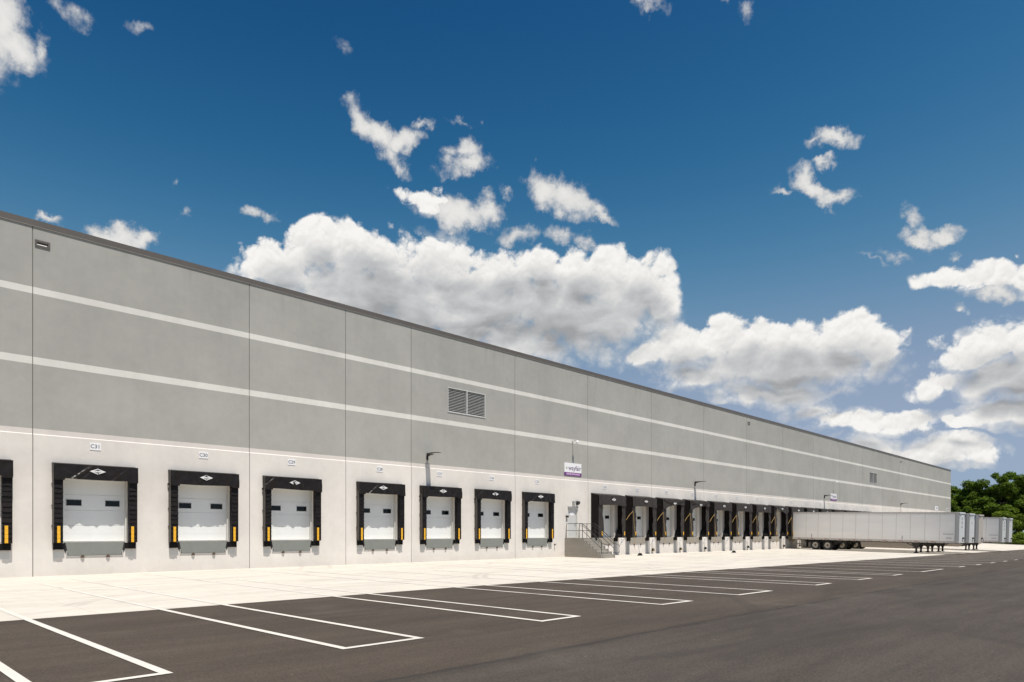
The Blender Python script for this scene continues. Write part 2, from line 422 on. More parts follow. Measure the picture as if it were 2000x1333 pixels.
M_lip = mat('painted_leveler_steel', (.205, .215, .195), .5, spec=.4, var=.08, vscale=2, fn=lev_fn)
M_lipb = mat('dusty_leveler_steel', (.30, .275, .235), .6, spec=.3, var=.10, vscale=2, fn=lev_fn)
M_rust = mat('rusty_bolt', (.10, .065, .045), .8)
M_angle = mat('pale_steel_angle', (.38, .37, .35), .5)
M_rail = mat('black_handrail', (.015, .014, .014), .4)
def conc_fn(t, V, c, p):
    n = t.noise(V, 1.1, 6, .65); n2 = t.noise(t.vmath('MULTIPLY', V, (1, 1, 3.0)), 1.0, 4, .6)
    c = t.mix(t.ss(n, .35, .75, 0, .55), c, (.25, .225, .19))
    return t.mix(t.ss(n2, .5, .8, 0, .3), c, (.48, .43, .36))
M_conc = mat('bare_concrete', (.33, .305, .26), .85, spec=.2, bump=.003, bscale=14, fn=conc_fn)
M_galv = mat('galvanised', (.42, .42, .42), .4, metal=.6)
M_bronze = mat('dark_bronze_fixture', (.022, .020, .019), .4)
M_lens = mat('lamp_lens', (.55, .55, .52), .3)

# ---------------------------------------------------------------- ground
WY = 31.8            # wall plane
EY = 16.2            # where asphalt meets the concrete apron
XE = 160.0
def gz(x, y):
    k = max(0.0, min(x, 150.0) - 14.0)
    wv = 1.0 if y <= EY else max(.2, 1 - .8 * (y - EY) / (WY - EY))
    return -.0065 * k * wv
def axis(a, b, step, extra=()):
    n = max(1, round((b - a) / step))
    L = sorted(set([round(a + (b - a) * i / n, 4) for i in range(n + 1)] + [e for e in extra if a < e < b]))
    return L
def sheet(name, xs, ys, off, m, parent=None):
    mb = MB()
    vs = [(x, y, gz(x, y) + off) for y in ys for x in xs]
    n = len(xs)
    fs = [(j * n + i, j * n + i + 1, (j + 1) * n + i + 1, (j + 1) * n + i) for j in range(len(ys) - 1) for i in range(n - 1)]
    mb.add(vs, fs)
    return mb.build(name, m, parent)
def asphalt_fn(t, V, c, p):
    x, y, z = t.xyz(V)
    # two paving passes: the stall strip is browner, the drive lane a little greyer
    wob = t.math('MULTIPLY', t.math('SUBTRACT', t.noise(V, .55, 4, .65), .5), .30)
    yy = t.math('ADD', y, wob)
    lane = t.ss(yy, 6.45, 6.60, 1, 0)
    c = t.mix(lane, (.0635, .0500, .0390), (.0600, .0495, .0410))
    n1 = t.noise(t.vmath('MULTIPLY', V, (.35, 1, 1)), .55, 5, .6)
    n2 = t.noise(t.vmath('MULTIPLY', V, (.12, 1.6, 1)), 1.2, 5, .62)
    k = t.math('ADD', t.ss(n1, .3, .7, .83, 1.17, 'LINEAR'), t.ss(n2, .3, .7, -.17, .17, 'LINEAR'))
    g = t.noise(V, 28, 4, .85)
    k = t.math('MULTIPLY', k, t.ss(g, .3, .7, .55, 1.50, 'LINEAR'))
    k = t.math('MULTIPLY', k, t.ss(t.noise(V, 7, 5, .75), .3, .7, .86, 1.14, 'LINEAR'))
    c = t.mix(1.0, c, t.comb(k, k, k), 'MULTIPLY')
    # seam between the passes, darkened by binder
    d = t.math('ABSOLUTE', t.math('SUBTRACT', yy, 6.52))
    wn = t.ss(t.noise(t.vmath('MULTIPLY', V, (.5, 0, 0)), 1.0, 4, .6), .3, .75, .03, .24, 'LINEAR')
    s = t.ss(d, 0.0, wn, 1, 0)
    c = t.mix(t.math('MULTIPLY', s, .62), c, (.026, .023, .021))
    # damp-looking binder spots and scuffs
    sp = t.ss(t.noise(t.vmath('ADD', V, (13, 4, 0)), .42, 4, .6), .66, .76)
    c = t.mix(t.math('MULTIPLY', sp, .45), c, (.040, .036, .034))
    # curved tyre tracks polished into the surface
    m = None
    for (cx, cy, r) in ((9, -14, 18.5), (9.6, -14, 20.6), (26, -9, 15.2), (26.4, -9, 17.3), (44, -24, 31), (44, -24, 33.1), (3, 26, 22.5), (14, 30, 25.5), (70, -40, 49), (70, -40, 51.2)):
        rr = t.math('SQRT', t.math('ADD', t.math('POWER', t.math('SUBTRACT', x, cx), 2), t.math('POWER', t.math('SUBTRACT', y, cy), 2)))
        q = t.ss(t.math('ABSOLUTE', t.math('SUBTRACT', rr, r)), .08, .24, 1, 0)
        m = q if m is None else t.math('MAXIMUM', m, q)
    m = t.math('MULTIPLY', m, t.ss(t.noise(t.vmath('ADD', V, (3, 17, 0)), .22, 5, .65), .42, .62))
    c = t.mix(t.math('MULTIPLY', m, .34), c, (.036, .031, .028))
    # pale dust washed into shallow dips
    du = t.ss(t.noise(t.vmath('ADD', V, (31, 8, 0)), .30, 6, .68), .56, .74)
    c = t.mix(t.math('MULTIPLY', du, .30), c, (.125, .105, .085))
    st = t.ss(t.noise(t.vmath('MULTIPLY', V, (5, 5, 1)), 1.0, 2), .76, .80)
    c = t.mix(t.math('MULTIPLY', st, .5), c, (.20, .18, .15))
    bn = t.node('ShaderNodeBump'); bn.inputs['Distance'].default_value = .004; bn.inputs['Strength'].default_value = .7
    t.link(g, bn.inputs['Height']); t.link(bn.outputs[0], p.inputs['Normal'])
    return c
M_asphalt = mat('asphalt', (.07, .06, .06), .92, spec=.22, fn=asphalt_fn)
def apron_fn(t, V, c, p):
    x, y, z = t.xyz(V)
    n1 = t.noise(t.vmath('MULTIPLY', V, (.25, 1.3, 1)), .8, 6, .62)
    n2 = t.noise(V, 2.5, 5, .65)
    n3 = t.noise(t.vmath('MULTIPLY', V, (.9, 5.5, 1)), 1.1, 4, .6)
    k = t.math('ADD', t.ss(n1, .3, .75, 1.10, .84, 'LINEAR'), t.ss(n2, .3, .7, -.06, .06, 'LINEAR'))
    k = t.math('ADD', k, t.ss(n3, .3, .7, -.035, .035, 'LINEAR'))
    c = t.mix(1.0, c, t.comb(k, k, k), 'MULTIPLY')
    # curved tyre marks left by turning trailers
    m = None
    for (cx, cy, r) in ((10.5, 15.0, 7.2), (11.2, 15.3, 7.4), (13.0, 12.5, 9.6), (24, 14.5, 7.8), (24.8, 14.2, 8.2), (18, 38, 13.5), (37, 13.0, 9.5),
                        (38, 13.4, 9.4), (30, 40, 15), (52, 12, 10), (47, 41, 17), (63, 13, 11), (5, 38, 14), (6, 37.5, 14.2)):
        rr = t.math('SQRT', t.math('ADD', t.math('POWER', t.math('SUBTRACT', x, cx), 2), t.math('POWER', t.math('SUBTRACT', y, cy), 2)))
        q = t.ss(t.math('ABSOLUTE', t.math('SUBTRACT', rr, r)), .05, .17, 1, 0)
        m = q if m is None else t.math('MAXIMUM', m, q)
    m = t.math('MULTIPLY', m, t.ss(t.noise(t.vmath('ADD', V, (7, 3, 0)), .28, 4, .6), .44, .66))
    c = t.mix(t.math('MULTIPLY', m, .34), c, (.26, .24, .21))
    # sawn joints
    fx = t.math('ABSOLUTE', t.math('SUBTRACT', t.math('FRACT', t.math('DIVIDE', x, 4.33)), .5))
    fy = t.math('ABSOLUTE', t.math('SUBTRACT', t.math('FRACT', t.math('DIVIDE', t.math('SUBTRACT', y, 16.2), 5.2)), .5))
    j = t.math('MAXIMUM', t.ss(fx, .4975, .4990, 0, 1), t.ss(fy, .4978, .4990, 0, 1))
    c = t.mix(t.math('MULTIPLY', j, .45), c, (.28, .25, .21))
    st = t.ss(t.noise(V, 1.7, 3, .6), .72, .80)
    return t.mix(t.math('MULTIPLY', st, .16), c, (.30, .27, .22))
M_apron = mat('apron_concrete', (.555, .510, .445), .88, spec=.2, fn=apron_fn)
def grass_fn(t, V, c, p):
    n = t.noise(V, .25, 5, .6); n2 = t.noise(V, 6, 4, .7)
    c = t.mix(t.ss(n, .35, .65), (.085, .105, .022), (.165, .150, .040))
    k = t.ss(n2, .25, .75, .7, 1.3, 'LINEAR')
    return t.mix(1.0, c, t.comb(k, k, k), 'MULTIPLY')
M_grass = mat('rough_grass', (.1, .1, .03), .95, spec=.1, fn=grass_fn)

far = [-1500, -700, -300, -150, -100]
sheet('ground', far + axis(-60, 200, 10, (14, 150)) + [240, 320, 500, 900, 1800], far + axis(-60, 60, 10, (EY, WY)) + [100, 200, 500, 1500],
      -.16, M_grass)['kind'] = 'structure'
xs = axis(-60, XE, 2, (14, 150))
ya = axis(-60, EY, 2)
yb = axis(EY, WY, 1.95)
o = sheet('asphalt_yard', xs, ya, 0, M_asphalt); tag(o, kind='structure')
o = sheet('concrete_apron', xs, yb, .004, M_apron); tag(o, kind='structure')
# edge of the pavement towards the grass
mb = MB()
for y0, y1 in zip((ya + yb)[:-1], (ya + yb)[1:]):
    if y1 > y0:
        mb.add([(XE, y0, gz(XE, y0) + .10), (XE, y1, gz(XE, y1) + .10), (XE, y1, gz(XE, y1) - .2), (XE, y0, gz(XE, y0) - .2),
                (XE + .15, y0, gz(XE, y0) + .10), (XE + .15, y1, gz(XE, y1) + .10), (XE + .15, y1, gz(XE, y1) - .2), (XE + .15, y0, gz(XE, y0) - .2)],
               [(0, 1, 2, 3)[::-1], (0, 4, 5, 1), (4, 7, 6, 5)])
mb.add([(XE, -60, gz(XE, -60) + .1), (XE + .15, -60, gz(XE, -60) + .1), (XE + .15, -60, gz(XE, -60) - .2), (XE, -60, gz(XE, -60) - .2)], [(0, 1, 2, 3)])
tag(mb.build('kerb', mat('kerb_concrete', (.45, .43, .38), .9, var=.1)), kind='structure')

# painted stall markings
def paint_fn(t, V, c, p):
    n = t.noise(V, 1.6, 6, .7); n2 = t.noise(V, .5, 3, .6); n3 = t.noise(V, 30, 3, .7)
    k = t.math('ADD', t.ss(n, .3, .7, -.10, .06, 'LINEAR'), t.ss(n3, .3, .7, .90, 1.04, 'LINEAR'))
    c = t.mix(1.0, c, t.comb(k, k, k), 'MULTIPLY')
    # tyres have rubbed dark films across the paint here and there
    sm = t.math('MULTIPLY', t.ss(n2, .54, .70), t.ss(n, .38, .62))
    return t.mix(t.math('MULTIPLY', sm, .58), c, (.20, .175, .15))
M_paint = mat('marking_paint', (.635, .595, .535), .8, spec=.25, fn=paint_fn)
mb = MB()
LW = .125
def stripe_y(x, y0, y1, w=LW):
    ysl = axis(y0, y1, 1.95, (EY,))
    for a, b in zip(ysl[:-1], ysl[1:]):
        o1 = .010
        mb.add([(x - w / 2, a, gz(x - w / 2, a) + o1), (x + w / 2, a, gz(x + w / 2, a) + o1), (x + w / 2, b, gz(x + w / 2, b) + o1), (x - w / 2, b, gz(x - w / 2, b) + o1)], [(0, 1, 2, 3)])
def bar_x(x0, x1, y, w=LW):
    mb.add([(x0, y, gz(x0, y) + .010), (x1, y, gz(x1, y) + .010), (x1, y + w, gz(x1, y) + .010), (x0, y + w, gz(x0, y) + .010)], [(0, 1, 2, 3)])
US = [(-6.9, -5.5), (-2.75, -1.35), (1.74, 3.05), (5.52, 6.90), (9.86, 10.94), (14.12, 15.42), (18.05, 20.10), (23.65, 24.95), (27.95, 29.35), (32.3, 33.55), (36.75, 40.75)]
for k in range(18):
    c0 = 45.1 + 4.4 * k
    US.append((c0 - .66, c0 + .66))
for i, (a, b) in enumerate(US):
    fade = [None, None, None, 26.5, 24.0][i % 5]
    stripe_y(a, 8.72 + LW, 31.0 if i % 3 else 27.0); stripe_y(b, 8.72 + LW, 29.5 if i % 2 else 24.5)
    bar_x(a - LW / 2, b + LW / 2, 8.72)
tag(mb.build('painted_markings', M_paint), kind='structure')

# ---------------------------------------------------------------- the warehouse
WX0, WX1 = -45.0, 153.9
ZT = 13.56
JN = [-38.5, -29.6, -20.8, -11.9, -2.9, 6.17, 14.79, 20.05, 24.39, 33.0, 40.85, 49.45, 58.25, 67.05, 75.98, 84.9, 93.8, 102.7, 111.5, 120.3, 129.1, 137.9, 146.4]
D1 = [8.30 - 4.32 * 3, 8.30 - 4.32 * 2, 3.98, 8.30, 12.63, 16.94, 22.2, 26.48, 30.82, 35.16]     # first row of doors
D2 = [42.93 + 4.41 * k for k in range(15)]                                                       # row beyond the stairs
HD1, HD2 = 1.25, 1.25
DF, DT = 1.33, 3.98          # dock floor, top of the door opening
RX = 39.04                   # entrance door
LOUV = [(27.13, 30.27, 9.0, 10.52), (105.7, 109.0, 8.8, 10.35)]
SCUP = [(6.24, 6.74), (67.3, 67.8), (120.8, 121.3)]
ware = empty('warehouse', (0, WY, 0))
tag(ware, 'long warehouse with grey and pale banded concrete wall and a row of loading docks', 'warehouse')
TH = .30
ends = [WX0] + JN + [WX1]
openings = [(d - HD1, d + HD1, DF, DT) for d in D1] + [(d - HD2, d + HD2, DF, DT) for d in D2] + [(RX - .52, RX + .52, DF, 3.50)]
openings += LOUV
openings += [(a + .07, b - .07, 12.86, 12.98) for a, b in SCUP]
ZL = 5.53
def wall_panel(x0, x1):
    g = .014
    x0 += g; x1 -= g
    ops = [o for o in openings if o[1] > x0 and o[0] < x1]
    xs_ = sorted(set([x0, x1] + [v for o in ops for v in (max(o[0], x0), min(o[1], x1))]))
    zs = sorted(set([-1.2, ZL - .03, ZL, 5.73, ZT] + [v for o in ops for v in (o[2], o[3])]))
    mb = MB()
    def yy(z): return -.028 if z <= ZL - .03 + 1e-6 else 0.0
    def hole(xa, xb, za, zb):
        xm, zm = (xa + xb) / 2, (za + zb) / 2
        return any(o[0] < xm < o[1] and o[2] < zm < o[3] for o in ops)
    for xa, xb in zip(xs_[:-1], xs_[1:]):
        for za, zb in zip(zs[:-1], zs[1:]):
            if hole(xa, xb, za, zb): continue
            mb.add([(xa, yy(za), za), (xb, yy(za), za), (xb, yy(zb), zb), (xa, yy(zb), zb)], [(0, 1, 2, 3)])
    for o in ops:      # reveals
        a, b, c, d = max(o[0], x0), min(o[1], x1), o[2], o[3]
        yf = yy(c + .01)
        if o[0] > x0: mb.add([(a, yf, c), (a, yf, d), (a, TH, d), (a, TH, c)], [(0, 1, 2, 3)])
        if o[1] < x1: mb.add([(b, yf, c), (b, TH, c), (b, TH, d), (b, yf, d)], [(0, 1, 2, 3)])
        mb.add([(a, yf, d), (b, yf, d), (b, TH, d), (a, TH, d)], [(0, 1, 2, 3)])
        mb.add([(a, yf, c), (a, TH, c), (b, TH, c), (b, yf, c)], [(0, 1, 2, 3)])
    for x, fl in ((x0, 0), (x1, 1)):
        pr = [(x, -.028, -1.2), (x, -.028, ZL - .03), (x, 0, ZL), (x, 0, ZT), (x, .05, ZT), (x, .05, -1.2)]
        mb.add(pr, [tuple(range(6))[::-1] if fl else tuple(range(6))])
    return mb.build('wall_panel', M_wall, ware)
for a, b in zip(ends[:-1], ends[1:]): wall_panel(a, b)
mb = MB()
for j in JN: MB().box(j - .015, j + .015, .018, .04, -1.2, ZT).build('joint_sealant', M_joint, ware)
# far end wall, back and roof
mb = MB()
mb.add([(WX1 - .011, 0, ZT), (WX1 - .011, 90, ZT), (WX1 - .011, 90, -1.2), (WX1 - .011, 0, -1.2)], [(0, 1, 2, 3)])
mb.add([(WX0, 0, ZT), (WX0, 0, -1.2), (WX0, 90, -1.2), (WX0, 90, ZT)], [(0, 1, 2, 3)])
mb.add([(WX0, 90, ZT), (WX0, 90, -1.2), (WX1, 90, -1.2), (WX1, 90, ZT)], [(0, 1, 2, 3)])
mb.build('end_wall', M_wall, ware)
MB().box(WX0 + .1, WX1 - .1, .4, 89.8, 12.4, 12.5).build('roof', M_roof, ware)
MB().box(WX0, WX1, -.012, .34, ZT + .001, ZT + .22).box(WX0, WX1, -.026, -.013, ZT - .01, ZT + .235)\
    .box(WX1 + .001, WX1 + .03, -.026, 90, ZT - .01, ZT + .235).box(WX1 - .3, WX1, .34, 90, ZT + .001, ZT + .22).build('coping', M_coping, ware)
MB().box(WX0, WX1, -.034, -.027, ZT - .022, ZT - .002).build('drip_edge', M_drip, ware)

# louvres
for (a, b, c, d) in LOUV:
    fr = MB()
    fw = .05
    fr.box(a, b, -.03, .12, d - fw, d).box(a, b, -.03, .12, c, c + fw).box(a, a + fw, -.03, .12, c + fw, d - fw).box(b - fw, b, -.03, .12, c + fw, d - fw)
    fr.box((a + b) / 2 - .035, (a + b) / 2 + .035, -.03, .12, c + fw, d - fw)
    f = fr.build('louver', M_whiteb, ware)
    for h0, h1 in ((a + fw, (a + b) / 2 - .035), ((a + b) / 2 + .035, b - fw)):
        bl = MB(); n = 15; st = (d - c - 2 * fw) / n
        for i in range(n):
            z = c + fw + i * st
            bl.prism([(-.005, z + .012), (.0, z), (.11, z + st * .72), (.105, z + st * .72 + .012)], 'x', h0, h1)
        bl.build('louver_blades', M_louver, f)
    MB().box(a + .01, b - .01, .16, .18, c + .01, d - .01).build('louver_backing', M_dark, f)
# overflow scuppers
for a, b in SCUP:
    fr = MB(); c, d = 12.79, 13.05
    fr.box(a, b, -.03, -.002, d - .07, d).box(a, b, -.03, -.002, c, c + .07).box(a, a + .07, -.03, -.002, c + .07, d - .07).box(b - .07, b, -.03, -.002, c + .07, d - .07)
    f = fr.build('scupper', M_coping, ware)
    MB().box(a + .071, b - .071, .22, .24, c + .071, d - .071).build('scupper_throat', M_dark, f)
    MB().prism([(-.024, c + .071), (-.012, c + .105), (.12, c + .125), (.12, c + .071)], 'x', a + .072, b - .10).build('scupper_sill', M_whiteb, f)
# dock doors
def dock_door(d, shift):
    mb = MB(); w_ = 1.24
    zs = [1.345, 1.995, 2.62, 3.25, 3.99]
    for a, b in zip(zs[:-1], zs[1:]):
        mb.box(d - w_, d + w_, .300, .345, a + .006, b - .006, 0, .004)
        m_ = (a + b) / 2
        mb.box(d - w_ + .04, d + w_ - .04, .2975, .30, m_ - .012, m_ + .012, 0)
    mb.box(d - w_, d + w_, .32, .36, 1.34, 3.99)
    dd = mb.build('dock_door', M_white, ware)
    for sx in (-1, 1):
        wv = MB(); x = d + sx * .70 + .02; 
        wv.box(x - .285, x + .285, .288, .2995, 2.775, 2.80).box(x - .285, x + .285, .288, .2995, 3.035, 3.06)
        wv.box(x - .285, x - .265, .288, .2995, 2.80, 3.035).box(x + .265, x + .285, .288, .2995, 2.80, 3.035)
        wv.box(x - .265, x + .265, .293, .299, 2.80, 3.035, 1)
        wv.build('window', [M_whiteb, M_glassd], dd)
    for sx in (-1, 1):
        x = d + sx * 1.21
        MB().box(x - .04, x + .04, .20, .285, 1.34, 3.97).build('door_track', M_jamb, dd)
for d in D1 + D2: dock_door(d, 0)
# personnel door at the head of the stairs
x0, x1 = RX - .52, RX + .52
f = MB().box(x0, x0 + .05, .02, .14, 1.34, 3.45).box(x1 - .05, x1, .02, .14, 1.34, 3.45).box(x0, x1, .02, .14, 3.45, 3.50)\
    .box(x0 + .05, x1 - .05, .06, .10, 1.345, 3.448).build('entrance_door', M_whiteb, ware)
MB().box(x1 - .17, x1 - .13, .0, .06, 2.28, 2.36).tube([(x1 - .15, .02, 2.32), (x1 - .28, .02, 2.32)], .012).build('handle', M_galv, f)
MB().box(x0 + .32, x1 - .32, .05, .06, 2.95, 3.2).build('door_notice', M_sign, f)
MB().box(x0 - .06, x1 + .06, -.10, -.029, 3.53, 3.60).build('drip_cap', M_galv, ware)

# ---------------------------------------------------------------- dock shelters
def emblem(parent, y, z, x=0.0, w_=.29, h=.115):
    mb = MB()
    def dia(a, b): return [(-a, 0), (0, -b), (a, 0), (0, b)]
    o_, i_ = dia(w_, h), dia(w_ * .74, h * .74)
    vs = [(x + p[0], y, z + p[1]) for p in o_ + i_]
    mb.add(vs, [(k, (k + 1) % 4, 4 + (k + 1) % 4, 4 + k) for k in range(4)])
    # the lettered band across the middle, with pointed ends
    mb.add([(x - w_ * .99, y - .002, z), (x - w_ * .62, y - .002, z - .032), (x + w_ * .62, y - .002, z - .032), (x + w_ * .99, y - .002, z), (x + w_ * .62, y - .002, z + .032), (x - w_ * .62, y - .002, z + .032)], [(0, 1, 2, 3, 4, 5)])
    for k in range(9):       # letter strokes, illegible in the photograph
        xx = x - w_ * .52 + k * w_ * .13
        mb.add([(xx - .004, y - .004, z - .022), (xx + .006, y - .004, z - .022), (xx + .006, y - .004, z + (.02 if k % 3 else .004)), (xx - .004, y - .004, z + (.02 if k % 3 else .004))], [(0, 1, 2, 3)], 1)
    mb.add([(x - .09, y - .002, z + .045), (x + .09, y - .002, z + .045), (x, y - .002, z + h * .78)], [(0, 1, 2)], 1)
    mb.build('emblem', [M_logo, M_black], parent)
def fabric(mb, x0, x1, ztop, zbot, yf, seed, amp=.02, nu=40, nv=12, flare=.0, botf=None):
    rnd = random.Random(seed)
    fr = [(rnd.uniform(1.5, 7), rnd.uniform(-4, 4), rnd.uniform(0, 6.28), rnd.uniform(.3, 1)) for _ in range(6)]
    cr = [(rnd.choice((x0 + .35, x1 - .35, 0)) + rnd.uniform(-.35, .35), rnd.uniform(-1.8, 1.8), rnd.uniform(-1, 1)) for _ in range(9)]
    def fn(u, v, off=0.0):
        x = x0 + (x1 - x0) * u
        zb = zbot if botf is None else botf(u)
        z = zb + (ztop - zb) * v
        d = sum(a * math.sin(fx * x * 2.1 + fz * z * 2.3 + ph) for fx, fz, ph, a in fr) / 3
        for cx, sl, a in cr:
            q = (x - cx) - sl * (z - ztop) * .8
            d += a * max(0, 1 - abs(q) / .10) * 1.3
        k = min(1, (1 - v) * 3 + .15)
        return (x, yf - flare * (1 - v) - amp * d * k + off, z)
    mb.grid(lambda u, v: fn(u, v), nu, nv)
    mb.grid(lambda u, v: fn(1 - u, v, .02), nu, nv)
def seal_shelter(seed):
    """shallow black dock seal: side pads with lapped pleats and a head pad with a fabric curtain"""
    r = empty('dock_shelter')
    H_, I_ = 1.49, 1.185
    for sx in (-1, 1):
        mb = MB(); xa, xb = sorted((sx * H_, sx * I_))
        mb.box(xa + .012, xb - .012, -.27, -.03, 1.30, 4.30)
        rr = random.Random(seed * 10 + sx)
        n = 14; st = (4.05 - 1.305) / n
        for i in range(n):
            z0 = 1.305 + i * st; z1 = z0 + st * 1.12
            p = .0; a = .016 + rr.uniform(-.008, .014); b = rr.uniform(-.010, .010)
            o1, o2 = rr.uniform(0, .006), rr.uniform(0, .006)
            xo = sx * (H_ + .004)
            xs_ = [xa + (xb - xa) * t_ for t_ in (0, .25, .5, .75, 1)]
            sag = [rr.uniform(-.014, .014) for _ in range(5)]
            vs = [(x, -.285 - a, z0 + sg) for x, sg in zip(xs_, sag)] + [(x, -.272, z1 + b) for x in xs_] + [(x, -.262, z0 + sg + .004) for x, sg in zip(xs_, sag)]
            fs = [(k, k + 1, 6 + k, 5 + k) for k in range(4)] + [(10 + k, 11 + k, k + 1, k) for k in range(4)]
            fs += [(0, 5, 10), (4, 14, 9)]
            mb.add(vs, fs)
        mb.build('side_pad', M_black, r)
        e = MB(); x = sx * H_
        e.box(x - .012 * (sx < 0) - .0, x + .012 * (sx > 0), -.285, -.029, 1.30, 4.36)
        for zz in (1.95, 2.75, 3.6): e.box(x, x + sx * .035, -.07, -.03, zz, zz + .05)
        e.build('frame_edge', M_brown, r)
        g = MB(); xc = sx * 1.335 if sx < 0 else 1.31
        for k in range(4):
            g.box(xc - .054, xc + .054, -.316, -.300, 1.31 + k * .165, 1.31 + k * .165 + .158, 0, .004)
        g.build('guide_strip', M_yellow, r)
    h = MB()
    # top cover sloping back to the wall, then the hanging curtain with its end flaps
    h.prism([(-.029, 4.47), (-.325, 4.40), (-.325, 4.36), (-.029, 4.36)], 'x', -1.50, 1.50)
    fabric(h, -1.505, 1.505, 4.41, 3.83, -.345, seed, .030, 120, 20, .03,
           lambda u: 3.835 + .016 * math.sin(u * 5 + seed) - (.075 if (u < .12 or u > .885) else 0))
    for sx in (-1, 1):
        h.prism([(-.36, 3.83), (-.335, 4.41), (-.05, 4.45), (-.05, 4.08), (-.28, 3.86)], 'x', sx * 1.505, sx * 1.515)
        if seed % 2: h.box(sx * 1.517, sx * 1.545, -.12, -.03, 3.78, 3.86)
    hc = h.build('head_curtain', M_gloss, r)
    MB().box(-1.52, 1.52, -.34, -.029, 4.405, 4.425).build('top_flashing', M_brown, r)
    emblem(r, -.385, 4.17, 0.0)
    return r
def truck_shelter(seed, style):
    """deep truck shelter: rigid side walls, loose curtains on the front and a hooded head"""
    r = empty('dock_shelter')
    H_, I_, Dp = 1.73, 1.22, .74
    for sx in (-1, 1):
        x = sx * H_
        MB().prism([(-Dp + .02, 1.31), (-Dp + .02, 4.52), (-.029, 4.66), (-.029, 1.31)], 'x', x, x - sx * .05)\
            .build('side_wall', M_blackf, r)
        mb = MB()
        ss_ = seed * 3 + sx
        rnd = random.Random(ss_); ph = [rnd.uniform(0, 6) for _ in range(4)]
        def cf(u, v, off=0.0):
            # loose fabric: narrower in the middle, bellied at the foot
            inner = I_ + .05 * math.sin(v * 3.1 + ph[0]) + .03 * math.sin(v * 9 + ph[1]) - .05 * (1 - v) ** 3
            xx = sx * (H_ + (inner - H_) * u)
            z = 1.32 + (4.50 - 1.32) * v
            d = .012 * math.sin(z * 8 + u * 6 + ph[2]) + .016 * math.sin(z * 4 - u * 9 + ph[3]) + .004 * math.sin(z * 19 + u * 3)
            return (xx, -Dp - d * (.3 + u) - .05 * (1 - v) ** 2 * u + off, z)
        if sx < 0:
            mb.grid(lambda u, v: cf(u, v), 8, 40); mb.grid(lambda u, v: cf(1 - u, v, .025), 8, 40)
        else:
            mb.grid(lambda u, v: cf(1 - u, v), 8, 40); mb.grid(lambda u, v: cf(u, v, .025), 8, 40)
        mb.build('side_curtain', M_blackw, r)
        MB().prism([(sx * (H_ - .05), 1.325), (sx * 1.17, 1.325), (sx * 1.20, 1.46), (sx * 1.45, 1.95), (sx * (H_ - .05), 2.0)], 'y', -.66, -.12)\
            .box(sx * 1.30, sx * 1.46, -.68, -.661, 1.52, 1.55, 1).build('corner_pad', [M_rubber, M_galv], r)
        g = MB(); xc = sx * 1.44
        for k in range(2): g.box(xc - .055, xc + .055, -.86, -.845, 1.50 + k * .15, 1.50 + k * .15 + .145, 0, .004)
        g.build('guide_strip', M_yellow, r)
    h = MB()
    h.prism([(-.029, 4.70), (-Dp - .02, 4.54), (-Dp - .02, 4.50), (-.029, 4.62)], 'x', -1.735, 1.735)
    if style == 'straight':
        bf = lambda u: 3.80 + .015 * math.sin(u * 7 + seed) - (.03 if u > .8 else 0)
        fabric(h, -1.74, 1.74, 4.53, 3.8, -Dp - .045, seed, .018, 56, 14, .02, bf)
    elif style == 'swag':
        bf = lambda u: 3.82 + .30 * math.sin(min(1, u * 1.15) * math.pi * .62) ** 2 * (u > .0) - (.10 if u < .18 else 0)
        fabric(h, -1.74, 1.74, 4.53, 3.8, -Dp - .045, seed, .035, 56, 14, .05, bf)
        for q in range(3):     # hanging folds
            pts = [(-1.6 + 3.2 * t_, -Dp - .09 - .01 * q, 4.47 - (.40 - .11 * q) * math.sin(math.pi * t_) ** .8) for t_ in [k / 14 for k in range(15)]]
            h.tube(pts, .022, 5)
    else:                      # torn loose on the left, hanging diagonally
        bf = lambda u: 4.42 - .72 * min(1, max(0, u * 1.2)) ** 1.1 + (.0 if u < .86 else .28 * (u - .86) / .14)
        fabric(h, -1.74, 1.74, 4.53, 3.8, -Dp - .045, seed, .04, 56, 14, .05, bf)
    h.build('head_curtain', M_blackw, r)
    emblem(r, -Dp - .125, {'straight': 4.22, 'swag': 4.20, 'torn': 4.28}[style], 0.05, .27, .12)
    return r
